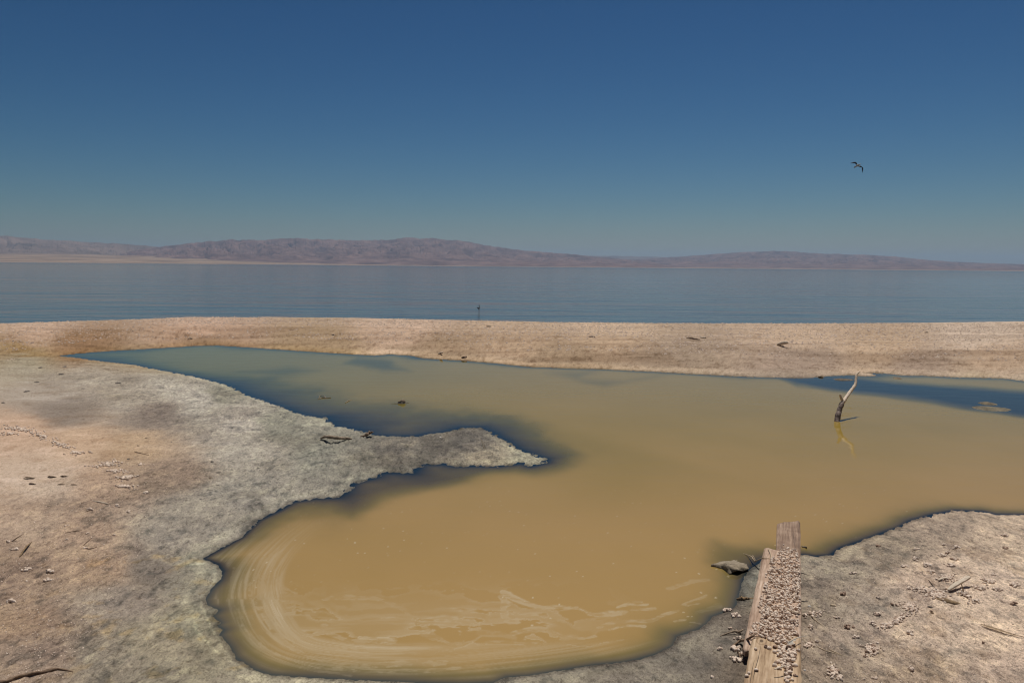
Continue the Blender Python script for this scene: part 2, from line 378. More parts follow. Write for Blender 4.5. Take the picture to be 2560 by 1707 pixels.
CP = [((100,830),(190,160,135)),((500,830),(192,160,135)),((1000,820),(192,163,138)),((1500,830),(187,160,132)),((2000,830),(184,157,130)),((2450,830),(188,165,142)),
((200,866),(145,114,84)),((500,852),(150,122,95)),((800,868),(165,140,110)),((1100,880),(160,135,108)),((1400,890),(163,139,112)),((1700,905),(156,134,111)),((2000,912),(152,130,110)),
((2300,920),(156,133,112)),((2500,900),(172,145,118)),((2200,865),(175,148,120)),((1300,855),(180,153,125)),((60,878),(150,122,82)),
((60,905),(158,146,123)),((250,930),(165,150,130)),((100,980),(150,135,118)),((350,1000),(160,145,125)),((150,1025),(126,111,97)),((380,1030),(126,109,96)),((450,960),(172,162,145)),((500,1000),(176,167,152)),
((600,1050),(175,164,150)),((560,985),(143,138,118)),((700,1060),(138,136,118)),((650,1130),(165,155,138)),((800,1130),(140,138,122)),((900,1150),(135,130,115)),((1000,1130),(110,103,94)),((1080,1120),(118,110,99)),
((1180,1105),(102,96,90)),((1200,1145),(142,130,110)),((1320,1150),(145,140,118)),((600,1230),(155,147,132)),((500,1290),(152,141,124)),((430,1330),(150,138,122)),((560,1320),(150,140,124)),((380,1420),(132,117,102)),
((480,1450),(138,128,108)),((520,1420),(152,144,120)),((480,1550),(152,142,112)),((400,1600),(156,141,110)),((300,1500),(150,132,115)),((250,1650),(145,130,108)),((450,1690),(150,138,110)),((600,1700),(155,142,115)),
((50,1080),(178,142,112)),((200,1100),(180,145,112)),((350,1120),(174,141,105)),((420,1180),(150,122,98)),((100,1200),(182,155,130)),((250,1220),(176,141,111)),((80,1300),(174,142,114)),((200,1330),(167,132,102)),
((60,1400),(150,118,92)),((250,1420),(168,132,98)),((50,1560),(158,122,90)),((100,1640),(160,130,105)),((30,1480),(158,125,98)),
((2100,1420),(138,126,108)),((2200,1380),(132,119,103)),((2350,1310),(148,131,114)),((2500,1330),(172,152,130)),((2050,1480),(143,126,107)),((2150,1500),(155,138,120)),((2300,1450),(175,152,132)),((2450,1450),(187,165,144)),
((2100,1600),(165,143,122)),((2250,1600),(184,158,134)),((2450,1600),(189,165,141)),((2300,1690),(180,152,123)),((2500,1690),(182,157,137)),((2050,1680),(165,142,118)),
((1850,1560),(118,103,89)),((1780,1600),(124,111,97)),((1700,1650),(118,107,94)),((1600,1690),(135,122,105)),((1870,1450),(116,114,104)),((1400,1700),(140,128,108)),((1900,1680),(126,108,90)),
((2476,1021),(165,150,115)),((2470,1008),(150,128,95))]
def blend(px, py):
    wx = px + 45 * fbm(XX * 2.2, YY * 1.6, 4, 51); wy = py + 34 * fbm(XX * 2.4, YY * 1.7, 4, 61)
    acc = np.zeros(px.shape + (3,)); W = np.zeros(px.shape)
    for (cx, cy), c in CP:
        q = 1.0 / ((wx - cx) ** 2 + (2.0 * (wy - cy)) ** 2 + 350) ** 2
        acc += q[..., None] * lin(c); W += q
    return acc / W[..., None]
tone = blend(px, py)
_s = np.maximum(sd, 0); _f = sm(11.5, 13.5, YY - 0.06 * XX)
_g = tone.mean(-1, keepdims=True); _c = ((1 - sm(0.9, 2.6, _s)) * (1 - _f))[..., None]
tone = tone + (_g * np.array([1.10, 1.0, 0.86]) - tone) * 0.45 * _c
tone = tone * (1 + (1 - _c) * (1 - _f[..., None]) * (np.array([1.14, 1.22, 1.28]) - 1)) * 1.05
_g = tone.mean(-1, keepdims=True); tone = tone + (_g * np.array([1.24, 0.99, 0.80]) - tone) * 0.35 * (1 - _c) * (1 - _f[..., None])
def mul(mask, rgb):
    global tone
    tone = tone * (1 + mask[..., None] * (np.array(rgb) - 1))
s = np.maximum(sd, 0)
farm = sm(11.5, 13.5, YY - 0.06 * XX)
# fibrous algae crust: pale fibres and dark pits, strongest near the pond
crust = (1 - sm(0.9, 2.6, s)) * (1 - farm)
fb = fbm(XX * 16, YY * 9, 5, 81, 0.65); fb2 = fbm(XX * 7 + 3 * fb, YY * 5, 4, 91, 0.6)
mul(crust * sm(0.03, 0.22, fb), (1.32, 1.33, 1.28)); mul(crust * sm(0.05, 0.25, -fb), (0.58, 0.6, 0.62))
mul(crust * sm(0.08, 0.25, fb2), (1.12, 1.13, 1.1)); mul(crust * sm(0.1, 0.28, -fb2), (0.75, 0.74, 0.76))
pen = np.exp(-((px - 1130) / 230) ** 2 - ((py - 1118) / 48) ** 2); pn = fbm(XX * 5, YY * 3, 5, 97, 0.62)
mul(pen * sm(-0.03, 0.14, -pn), (0.74, 0.74, 0.74)); mul(pen * sm(-0.02, 0.14, pn), (1.34, 1.30, 1.22))
big = fbm(XX * 1.6, YY * 1.3, 5, 98, 0.6); mul(crust * sm(0.03, 0.2, -big), (0.78, 0.77, 0.76)); mul(crust * sm(0.05, 0.2, big), (1.10, 1.10, 1.10))
# salt pale rim close to the water, thin dark wet edge at the water itself
rimn = fbm(XX * 3, YY * 3, 3, 95)
for lace in ([(1610,480),(1630,540),(1610,600),(1560,660),(1515,730),(1525,790),(1565,880),(1600,960),(1640,1030),(1690,1110),(1740,1180),(1840,1240),(1990,1290)], [(1220,440),(1300,470),(1420,468),(1540,462)], [(1460,900),(1500,980),(1580,1060),(1640,1120)]):
    lp = [(X / 2.94 - 13, 1250 + Y / 2.94) for X, Y in lace]; rr_ = np.where(np.any((py > 1380) & (py < 1720), axis=1))[0]
    dl = np.full(px.shape, 99.0); dl[rr_] = seg_dist(px[rr_] + 14 * fbm(XX[rr_] * 14, YY[rr_] * 14, 3, 93), py[rr_] + 9 * fbm(XX[rr_] * 14, YY[rr_] * 14, 3, 94), lp, False)
    mul(np.exp(-(dl / 3.2) ** 2) * (sd > -0.02), (1.38, 1.42, 1.38))
mul((1 - farm) * np.exp(-((s - 0.09 - 0.05 * rimn) / 0.05) ** 2) * (XX < 2.2), (1.16, 1.18, 1.14))
mul(farm * (1 - sm(0.25, 0.55 + 0.5 * rimn, s)) * (XX > -3.2), (1.28, 1.28, 1.24))
mul((1 - sm(0.0, 0.05, sd)) * 0.9, (0.5, 0.5, 0.5))
mul(farm * (1 - sm(0.02, 0.12, s)) * (XX > -3.5), (0.55, 0.56, 0.52))
# ochre stain where the spit meets the pond's left tip
och = farm * (1 - sm(0.15, 0.9, s)) * (1 - sm(-3.6, -2.6, XX)); mul(och, (0.92, 0.86, 0.72))
# spit: streaks along the shore, shell speckle
st = fbm(XX * 0.45 + 0.2 * YY, YY * 3.2, 4, 101, 0.55); sp = fbm(XX * 11, YY * 7, 4, 111, 0.75)
mul(farm, (0.98, 1.02, 1.07))
low = farm * (1 - sm(0.3, 0.8, (s + 0.0) / np.maximum(crest(XX) - YY + s, 0.5)))
mul(farm * sm(0.03, 0.2, st), (1.14, 1.14, 1.15)); mul((0.35 * farm + 0.65 * low) * sm(0.03, 0.2, -st), (0.80, 0.77, 0.74))
mul(low * sm(0.3, 0.9, s) * (XX < 3), (0.90, 0.87, 0.83))
mul(farm * sm(0.04, 0.22, sp), (1.16, 1.15, 1.15)); mul(farm * sm(0.06, 0.2, -sp), (0.70, 0.66, 0.62))
sp2 = fbm(XX * 5, YY * 2.2, 4, 117, 0.7); mul(farm * sm(0.16, 0.24, -sp2), (0.76, 0.72, 0.68))
# dry sand: soft patches, wind crust plates
dry = sm(1.0, 2.4, s) * (1 - farm); pa = fbm(XX * 4 + 1.5 * fbm(XX * 2, YY * 2, 3, 7), YY * 5, 5, 121, 0.6)
mul(dry * sm(0.04, 0.2, pa), (1.16, 1.18, 1.22)); mul(dry * sm(0.04, 0.22, -pa), (0.84, 0.80, 0.76))
cr2 = np.abs(fbm(XX * 5, YY * 4, 4, 131, 0.6)); mul(dry * (1 - sm(0.0, 0.012, cr2)) * sm(0.05, 0.2, fbm(XX * 1.5, YY * 1.5, 2, 9)), (0.62, 0.58, 0.54))
right = sm(0.9, 1.4, XX) * (YY < 9); rp = fbm(XX * 9, YY * 5, 5, 141, 0.65)
mul(right * sm(0.08, 0.25, -rp), (0.80, 0.77, 0.74)); mul(right * sm(0.05, 0.25, rp), (1.10, 1.09, 1.08)); mul(right * sm(1.5, 2.4, XX), (1.20, 1.15, 1.10)); mul(right, (1.06, 1.04, 1.03))
# warm lichen-like spots in the near left crust
wl = sm(0.12, 0.3, fbm(XX * 11, YY * 9, 4, 151)) * (1 - sm(0.3, 1.1, s)) * (YY < 4.6) * (XX < -0.8); mul(wl, (1.16, 1.06, 0.86))
V = np.stack([XX, YY, ZZ], -1).reshape(-1, 3)
me, used = grid_mesh('ground', V, len(yrow), len(ucol))
set_f(me, 'crust', np.clip(crust * (0.55 + 0.9 * np.abs(fb2) + 0.45 * sm(4.5, 7, YY)) + 0.35 * right + 0.4 * farm, 0, 1).reshape(-1)[used])
set_col(me, 'tone', np.clip(tone.reshape(-1, 3)[used], 0.01, 0.85))
tag(link('ground', me, MG), kind='structure')

# ------------------------------------------------------------------ pond
yn, un = view_grid(500, 1250, 2.7, 17.5, 0.72)
ucol = np.concatenate([-ue[::-1][12:], un, ue[:14]]); yrow = yn
PY = np.repeat(yrow[:, None], len(ucol), 1); PX_ = ucol[None, :] * PY
psd = np.concatenate([signed(PX_[k:k + 60], PY[k:k + 60]) for k in range(0, len(yrow), 60)])
qx, qy = toPX(PX_, PY, 0 * PY)
dep = np.maximum(-psd, 0)
n1 = fbm(PX_ * 1.1, PY * 0.8, 4, 201); n2 = fbm(PX_ * 2.5, PY * 1.2, 4, 211)
# how far from the shore the silt begins (m): clear dark shallows are wide round the peninsula
wd = 0.13 + 0.013 * np.maximum(PY - 4, 0)
def blob(cx, cy, rx, ry, v):
    global wd
    wd = wd + v * np.exp(-((qx - cx) / rx) ** 2 - ((qy - cy) / ry) ** 2)
blob(960, 1045, 230, 52, 1.9); blob(650, 975, 170, 50, 1.1); blob(1290, 1100, 110, 50, 0.45); blob(1050, 1195, 150, 36, 0.7)
blob(860, 1270, 90, 50, 0.35); blob(2350, 950, 330, 40, 0.0); blob(1000, 1690, 700, 60, -0.02); blob(1900, 1380, 60, 50, 0.10); blob(560, 1520, 60, 130, 0.05); blob(900, 1690, 500, 40, 0.06)
blob(300, 890, 150, 16, 0.6); blob(1400, 930, 500, 26, -0.05)
fringe = fbm(PX_ * 7, PY * 4, 4, 206)
T = 1 - np.exp(-(dep / np.maximum(wd, 0.07) * (1 + 0.9 * n1 + 0.5 * fringe) * 1.7) ** 1.15)
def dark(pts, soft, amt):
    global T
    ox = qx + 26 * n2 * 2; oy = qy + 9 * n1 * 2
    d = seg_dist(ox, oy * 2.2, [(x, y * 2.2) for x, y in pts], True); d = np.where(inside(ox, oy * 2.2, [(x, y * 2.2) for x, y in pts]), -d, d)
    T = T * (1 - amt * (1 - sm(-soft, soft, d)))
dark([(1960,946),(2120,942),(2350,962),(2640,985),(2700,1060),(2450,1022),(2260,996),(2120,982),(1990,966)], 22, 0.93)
dark([(900,893),(985,900),(1010,922),(960,925),(870,905)], 24, 0.42)
dark([(600,930),(720,915),(800,925),(700,940)], 24, 0.3)
dark([(1230,1135),(1330,1105),(1440,1130),(1400,1170),(1340,1185)], 50, 0.45)
dark([(850,1235),(1000,1195),(1200,1175),(1150,1200),(960,1240),(880,1290)], 40, 0.5)
dark([(1780,1350),(1860,1375),(1900,1400),(1850,1440),(1780,1400)], 40, 0.35)
dark([(1380,935),(1500,930),(1450,948),(1560,955),(1660,940),(1500,965)], 24, 0.25)
# the left far arm is thinner silt, greener
thin = sm(1500, 300, qx + 0 * qy) * sm(1090, 930, qy)
silt_far = lin((152, 126, 58)); silt_near = lin((162, 131, 80)); silt_yel = lin((150, 124, 66))
k1 = sm(1000, 1300, qy + 40 * n1)[..., None]
silt = silt_far * (1 - k1) + silt_near * k1
dg = (qy - 969) - (qx - 1088) * 0.277          # slightly darker and yellower on the near side of a diagonal
side = sm(-6, 30, dg + 10 * n1) * sm(1000, 1200, qx) * sm(2300, 1500, qx) * sm(1350, 1150, qy)
silt = silt * (1 - 0.10 * side[..., None] * np.array([1.0, 0.8, 1.6]))
ys_ = np.exp(-((T - 0.55) / 0.32) ** 2)[..., None] * 0.9
silt = silt * (1 - ys_) + silt * np.array([0.72, 0.82, 0.62]) * ys_
silt = silt * (1 - 0.30 * thin[..., None] * np.array([1.35, 0.75, 0.4]))
silt = silt * (1 + 0.16 * n1[..., None] * np.array([1.0, 0.9, 1.6]) + 0.05 * fbm(PX_ * 0.5, PY * 0.35, 3, 207)[..., None] * np.array([1, 1, 3.0]))
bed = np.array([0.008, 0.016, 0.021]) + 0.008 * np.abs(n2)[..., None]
shal = (sm(1400, 1500, qy) * sm(1950, 1800, qx))[..., None]      # paler grey ooze under the near shallows
bed = bed * (1 - shal) + (np.array([0.052, 0.056, 0.048]) + 0.02 * np.abs(fringe)[..., None]) * shal
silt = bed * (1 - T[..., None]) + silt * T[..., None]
# floating film and foam
wxx = qx + 30 * fbm(PX_ * 5, PY * 5, 4, 221) ; wyy = qy + 20 * fbm(PX_ * 5, PY * 5, 4, 231)
film = np.zeros(qx.shape)
def chaikin(p, n=2):
    for _ in range(n):
        r = [p[0]]
        for a, b in zip(p[:-1], p[1:]): r += [(a[0] * .75 + b[0] * .25, a[1] * .75 + b[1] * .25), (a[0] * .25 + b[0] * .75, a[1] * .25 + b[1] * .75)]
        p = r + [p[-1]]
    return p
def streak(pts, ox, oy, sc, wdt, amt, soft=0.25):
    global film
    q = chaikin([(ox + x / sc, oy + y / sc) for x, y in pts])
    x0 = min(a for a, b in q) - 40; x1 = max(a for a, b in q) + 40; y0 = min(b for a, b in q) - 30; y1 = max(b for a, b in q) + 30
    r = np.any((qx > x0) & (qx < x1) & (qy > y0) & (qy < y1), axis=1)
    if not r.any(): return
    a, b = np.where(r)[0][[0, -1]]; sl = slice(a, b + 1)
    d = seg_dist(wxx[sl], wyy[sl] * 1.6, [(u, v * 1.6) for u, v in q], False) / (wdt / sc)
    e = fbm(PX_[sl] * 8, PY[sl] * 18, 5, 241, 0.6) * 1.6; d = d / (0.35 + 1.5 * (vnoise(PX_[sl] * 5.5 + ox, PY[sl] * 6.5, 244)))
    film[sl] = np.maximum(film[sl], 0.88 * (0.30 + 0.70 * sm(-0.16, 0.10, fbm(PX_[sl] * 20, PY[sl] * 34, 4, 246, 0.65))) * amt * (1 - sm(1 - soft, 1 + soft, d + e)) * (0.75 + 0.25 * sm(0.2, 0.9, d)))
A = (500, 1250, 2.94); B = (1200, 1300, 2.94)
for p_, w_, a_ in [
 ([(430,760),(490,880),(560,970),(640,1060),(760,1130),(900,1190),(1050,1215),(1250,1215),(1500,1205),(1800,1195)], 20, .7),
 ([(300,900),(380,1000),(480,1080),(620,1160),(800,1215),(1000,1250),(1300,1262),(1600,1260),(1900,1240)], 12, .75),
 ([(250,700),(280,850),(350,980),(470,1110),(640,1200),(850,1260),(1100,1290)], 8, .5),
 ([(240,500),(215,640),(240,820),(320,980)], 10, .35), ([(330,450),(300,600),(310,760),(380,900)], 14, .3),
 ([(560,890),(620,920),(660,1000),(700,1050)], 14, .8), ([(400,560),(385,660),(400,780),(450,860)], 16, .5),
 ([(920,920),(960,980),(1100,1020),(1250,1030),(1400,1030)], 24, .6), ([(1165,1000),(1280,1018),(1395,1025)], 20, 1.0),
 ([(930,720),(1050,700),(1250,710),(1400,770),(1500,830),(1620,900),(1700,990),(1800,1050),(1950,1060),(2200,1030)], 14, .45),
 ([(820,830),(900,830),(1000,860),(1100,850),(1250,870),(1400,910),(1560,930),(1650,1000)], 26, .3),
 ([(430,740),(500,700),(600,730),(740,745)], 12, .6), ([(430,700),(470,680),(540,650)], 8, .5), ([(540,700),(600,660),(690,690)], 9, .5),
 ([(470,800),(560,800),(700,780)], 9, .5), ([(520,500),(560,580),(640,650),(700,670)], 9, .4), ([(520,860),(600,850),(680,900)], 8, .45),
 ([(760,1040),(900,1100),(1020,1160),(1200,1150),(1330,1105),(1440,1110)], 14, .55), ([(960,1010),(1100,1050),(1240,1090),(1420,1120),(1620,1130)], 10, .55),
 ([(1900,860),(1980,880),(2040,890)], 14, .8), ([(1980,940),(2040,930)], 14, .6), ([(1700,1040),(1860,1050),(2000,1030),(2050,990)], 12, .5),
 ([(1480,920),(1600,960),(1700,1020)], 30, .3), ([(1450,1190),(1600,1190),(1760,1185)], 8, .6)]: streak(p_, *A, w_, a_)
for p_, w_, a_ in [
 ([(170,560),(200,600),(170,660),(220,730),(290,735)], 26, .75), ([(180,525),(300,590),(420,640),(520,655),(620,635),(740,635),(800,680),(900,690),(1050,670)], 24, .8),
 ([(1000,630),(1080,605),(1220,615)], 12, .8), ([(1100,655),(1260,650)], 20, .6), ([(280,680),(420,695),(500,720),(680,750)], 14, .5),
 ([(870,775),(960,745),(1100,740),(1250,745),(1350,700),(1450,665)], 18, .65), ([(950,795),(1060,775),(1190,780)], 12, .8),
 ([(1480,620),(1560,590),(1660,560)], 14, .55), ([(1500,625),(1600,610)], 8, .5), ([(1380,500),(1500,470),(1680,430)], 18, .4),
 ([(240,830),(330,805),(480,805),(560,830),(700,870),(840,840)], 18, .65), ([(40,885),(150,880),(380,890)], 10, .5), ([(0,820),(120,830),(240,860)], 30, .35),
 ([(620,910),(760,920),(900,890),(1050,870)], 6, .7), ([(1440,750),(1500,730)], 10, .7), ([(1540,755),(1600,760)], 6, .6), ([(1580,680),(1700,650),(1760,620)], 20, .25),
 ([(0,960),(200,950),(480,958)], 7, .4), ([(1120,590),(1190,595)], 6, .7)]: streak(p_, *B, w_, a_)
# swirl lines following the bay's edge, plus folded marbling inside it
ARC = chaikin([tuple(P(x, y)[:2]) for x, y in [(760,1270),(670,1330),(600,1390),(563,1450),(556,1510),(574,1570),(610,1625),(690,1668),(830,1688),(1000,1694),(1250,1682),(1500,1648),(1700,1600),(1830,1520)]], 3)
rws = np.where(np.any((qy > 1230), axis=1))[0]; da = np.full(qx.shape, 9.0); da[rws] = seg_dist(PX_[rws], PY[rws], ARC, False)
ang = np.arctan2(PY - P(1000, 1500).y, (PX_ - P(1000, 1500).x))
ln = fbm(da * 62 + 0.9 * fbm(PX_ * 2.5, PY * 2.5, 3, 251), ang * 1.6, 4, 261, 0.6); ln2 = fbm(da * 110 + 1.5 * fbm(PX_ * 2.5, PY * 2.5, 3, 251), ang * 2.4, 3, 263, 0.6)
inb = sm(0.02, 0.06, dep) * sm(0.0, 0.04, da) * (da < 1)
zone = sm(1250, 950, qx) * sm(1280, 1420, qy) * inb * (1 - sm(0.26, 0.34, da + 0.05 * n2))
zone2 = sm(1590, 1625, qy) * inb * (1 - sm(0.20, 0.34, da)) * sm(1900, 1500, qx)
prof_ = 0.20 + 0.55 * np.exp(-((da - 0.25) / 0.05) ** 2) * sm(1380, 1560, qy)
film = np.maximum(film, np.maximum(zone, zone2 * 0.7) * (prof_ * 0.8 + 0.36 * sm(-0.02, 0.12, ln) + 0.30 * sm(0.0, 0.12, ln2)) * 0.72)
wa = fbm(PX_ * 2.6, PY * 2.2, 4, 271) * 3.2; mb = fbm(PX_ * 3.2 + wa, PY * 7 + wa * 0.8, 5, 281, 0.55)
lines = 1 - sm(0.0, 0.030, np.abs(mb)); zin = sm(620, 700, qx) * sm(1850, 1350, qx) * sm(1430, 1560, qy + 30 * n1) * sm(0.16, 0.26, da)
film = np.maximum(film, zin * (0.28 * lines + 0.40 * sm(-0.03, 0.01, mb) * (1 - 0.6 * sm(0.03, 0.2, mb))) * sm(1700, 1300, qx + 60 * n1))
spk = hash2(np.floor(PX_ * 95), np.floor(PY * 60), 5); film = np.maximum(film, (spk > 0.9955) * 0.8 * sm(1150, 1400, qy) * (0.25 + 0.75 * (fbm(PX_ * 1.5, PY * 2, 3, 291) > 0.05)) * sm(0.03, 0.1, dep))
filmc = lin((188, 172, 142))
fk = np.clip(film, 0, 1)[..., None] * 0.74 * (0.35 + 0.65 * T[..., None])
silt = silt * (1 - fk) + filmc * fk
keep = (psd[:-1, :-1] < 0.45) & (psd[1:, 1:] < 0.45)
V = np.stack([PX_, PY, 0 * PY], -1).reshape(-1, 3)
me, used = grid_mesh('pond_water', V, len(yrow), len(ucol), keep)
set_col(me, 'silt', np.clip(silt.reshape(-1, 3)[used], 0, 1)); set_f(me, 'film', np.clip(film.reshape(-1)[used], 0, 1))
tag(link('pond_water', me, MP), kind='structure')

# ------------------------------------------------------------------ shape builders
def tube(name, pts, rad, mt, parent=None, sides=8, bump=0.12, seed=1, sub=5, flat=1.0):
    pts = [Vector(p) for p in pts]
    rad = list(rad) if isinstance(rad, (list, tuple)) else [rad] * len(pts)
    P2 = []; R2 = []
    n = len(pts)
    for k in range(n - 1):
        p0 = pts[max(k - 1, 0)]; p1 = pts[k]; p2 = pts[k + 1]; p3 = pts[min(k + 2, n - 1)]
        for j in range(sub):
            t = j / sub
            P2.append(0.5 * ((2 * p1) + (p2 - p0) * t + (2 * p0 - 5 * p1 + 4 * p2 - p3) * t * t + (3 * p1 - p0 - 3 * p2 + p3) * t ** 3))
            R2.append(rad[k] + (rad[k + 1] - rad[k]) * t)
    P2.append(pts[-1]); R2.append(rad[-1])
    V = []; Fc = []
    up = Vector((0, 0, 1))
    for k, p in enumerate(P2):
        t = (P2[min(k + 1, len(P2) - 1)] - P2[max(k - 1, 0)]).normalized()
        a = t.cross(up)
        if a.length < 0.2: a = t.cross(Vector((0, 1, 0)))
        a.normalize(); b = t.cross(a).normalized()
        for i in range(sides):
            an = 2 * math.pi * i / sides
            r = R2[k] * (1 + bump * 2 * mnoise.noise(Vector((seed * 3.1 + math.cos(an) * 0.9, math.sin(an) * 0.9, k * 0.55))))
            V.append(p + a * (math.cos(an) * r) + b * (math.sin(an) * r * flat))
    m = len(P2)
    for k in range(m - 1):
        for i in range(sides):
            j = (i + 1) % sides
            Fc.append((k * sides + i, k * sides + j, (k + 1) * sides + j, (k + 1) * sides + i))
    Fc.append(tuple(range(sides))[::-1]); Fc.append(tuple((m - 1) * sides + i for i in range(sides)))
    me = pymesh(name, V, Fc)
    return link(name, me, mt, parent)
def shell_verts(r, h, seed, tilt, rz, pos):
    rr = random.Random(seed); n = 7
    rings = [(1.0, 0.0), (0.92, 0.45), (0.55, 1.0), (0.36, 0.92), (0.22, 0.45)]
    V = []; Fc = []
    R = Matrix.Rotation(rz, 3, 'Z') @ Matrix.Rotation(tilt, 3, 'X')
    ridg = [1 + 0.22 * rr.uniform(-1, 1) for _ in range(n)]
    for a, b in rings:
        for i in range(n):
            t = 2 * math.pi * i / n
            V.append(R @ Vector((math.cos(t) * r * a * ridg[i], math.sin(t) * r * a * ridg[i], (b - 0.25) * h * (1 + 0.15 * rr.uniform(-1, 1)))) + Vector(pos))
    for k in range(4):
        for i in range(n):
            j = (i + 1) % n; Fc.append((k * n + i, k * n + j, (k + 1) * n + j, (k + 1) * n + i))
    Fc.append(tuple(range(n))[::-1]); Fc.append(tuple(4 * n + i for i in range(n)))
    return V, Fc
def join(lst):
    V = []; Fc = []
    for v, f in lst:
        o = len(V); V += v; Fc += [tuple(i + o for i in q) for q in f]
    return V, Fc

M_shell = simple('bleached barnacle shell', (0.52, 0.38, 0.285), (0.88, 0.74, 0.60), 60, 0.8, 0.2)
M_shell_d = simple('brown barnacle shell', (0.22, 0.13, 0.085), (0.46, 0.32, 0.23), 90, 0.85, 0.2)
M_clod = simple('dark mud clod', (0.06, 0.05, 0.042), (0.20, 0.17, 0.14), 60, 0.95, 0.5)
M_bark = simple('wet dark bark', (0.08, 0.052, 0.042), (0.34, 0.25, 0.205), 60, 0.8, 0.8, stretch=(1, 1, 0.5))
M_bare = simple('sun bleached bare wood', (0.50, 0.37, 0.26), (0.80, 0.65, 0.50), 45, 0.75, 0.5, stretch=(1, 1, 0.3))
M_drift = simple('grey driftwood', (0.16, 0.115, 0.075), (0.38, 0.28, 0.19), 60, 0.85, 0.6)
M_twig = simple('brown twig', (0.10, 0.06, 0.035), (0.27, 0.175, 0.105), 80, 0.85, 0.4)
M_pale = simple('pale driftwood', (0.42, 0.33, 0.235), (0.68, 0.57, 0.44), 70, 0.8, 0.4)
M_straw = simple('dry straw stem', (0.40, 0.29, 0.17), (0.62, 0.48, 0.32), 90, 0.7, 0.2)
M_cloth = simple('mud caked cloth', (0.13, 0.10, 0.065), (0.36, 0.29, 0.20), 50, 0.95, 0.7)
M_flake = simple('curled brown bark', (0.12, 0.075, 0.035), (0.32, 0.21, 0.11), 60, 0.9, 0.7)
M_black = simple('black plumage', (0.006, 0.006, 0.008), (0.014, 0.014, 0.016), 30, 0.6, 0.1)
M_white = simple('pale plumage', (0.40, 0.36, 0.32), (0.62, 0.58, 0.53), 30, 0.7, 0.1)
M_leg = simple('bird leg', (0.25, 0.12, 0.10), (0.4, 0.2, 0.16), 30, 0.5, 0.1)

# ------------------------------------------------------------------ planks
def plank_material(name, c_dark, c_mid, c_light, knot=None, grime=0.0):
    m, n, l, b = mat(name)
    g = noise_node(n, l, 22, 7, 0.65, stretch=(0.10, 1.6, 1)); g2 = noise_node(n, l, 120, 4, 0.7, stretch=(0.06, 1.4, 1)); pch = noise_node(n, l, 7, 5, 0.6)
    wv = n.new('ShaderNodeTexWave'); wv.wave_type = 'BANDS'; wv.bands_direction = 'Y'; wv.inputs['Scale'].default_value = 16
    wv.inputs['Distortion'].default_value = 7; wv.inputs['Detail'].default_value = 3; wv.inputs['Detail Scale'].default_value = 1.4
    tc = n.new('ShaderNodeTexCoord'); mp = n.new('ShaderNodeMapping'); mp.inputs['Scale'].default_value = (0.18, 1, 1)
    l.new(tc.outputs['Object'], mp.inputs[0]); l.new(mp.outputs[0], wv.inputs[0])
    r = ramp(n, l, g.outputs[0], [(0.30, c_dark), (0.48, c_mid), (0.70, c_light)])
    def mulc(a, bsock, f):
        x = n.new('ShaderNodeMix'); x.data_type = 'RGBA'; x.blend_type = 'MULTIPLY'; x.inputs[0].default_value = f
        l.new(a, x.inputs[6]); l.new(bsock, x.inputs[7]); return x.outputs[2]
    rw = ramp(n, l, wv.outputs[0], [(0.0, (0.72, 0.66, 0.58)), (0.5, (1, 1, 1)), (1.0, (1.08, 1.06, 1.03))])
    rg = ramp(n, l, g2.outputs[0], [(0.32, (0.55, 0.5, 0.46)), (0.46, (1, 1, 1)), (0.8, (1.1, 1.1, 1.1))])
    rp = ramp(n, l, pch.outputs[0], [(0.3, (0.70 - grime, 0.64 - grime, 0.60 - grime)), (0.55, (1, 1, 1)), (0.8, (1.1, 1.08, 1.05))])
    c = mulc(r.outputs[0], rw.outputs[0], 0.6); c = mulc(c, rg.outputs[0], 0.8); c = mulc(c, rp.outputs[0], 1.0)
    if knot:
        k = n.new('ShaderNodeMapping'); k.vector_type = 'TEXTURE'; k.inputs['Location'].default_value = (knot[0], knot[1], knot[3]); k.inputs['Scale'].default_value = (knot[2] * 1.5, knot[2] * 0.8, 1)
        l.new(tc.outputs['Object'], k.inputs[0]); ln_ = n.new('ShaderNodeVectorMath'); ln_.operation = 'LENGTH'; l.new(k.outputs[0], ln_.inputs[0])
        kr = ramp(n, l, ln_.outputs['Value'], [(0.0, (0.25, 0.22, 0.2)), (0.30, (0.34, 0.31, 0.29)), (0.36, (0.85, 0.84, 0.82)), (0.7, (0.9, 0.88, 0.86)), (0.78, (0.62, 0.55, 0.5)), (1.0, (1, 1, 1))])
        c = mulc(c, kr.outputs[0], 1.0)
    l.new(c, b.inputs['Base Color']); b.inputs['Roughness'].default_value = 0.82; b.inputs['Specular IOR Level'].default_value = 0.3
    b1 = n.new('ShaderNodeBump'); b1.inputs['Strength'].default_value = 0.5; b1.inputs['Distance'].default_value = 0.002
    b2 = n.new('ShaderNodeBump'); b2.inputs['Strength'].default_value = 0.5; b2.inputs['Distance'].default_value = 0.004
    l.new(g2.outputs[0], b1.inputs['Height']); l.new(g.outputs[0], b2.inputs['Height']); l.new(b1.outputs[0], b2.inputs['Normal']); l.new(b2.outputs[0], b.inputs['Normal'])
    return m
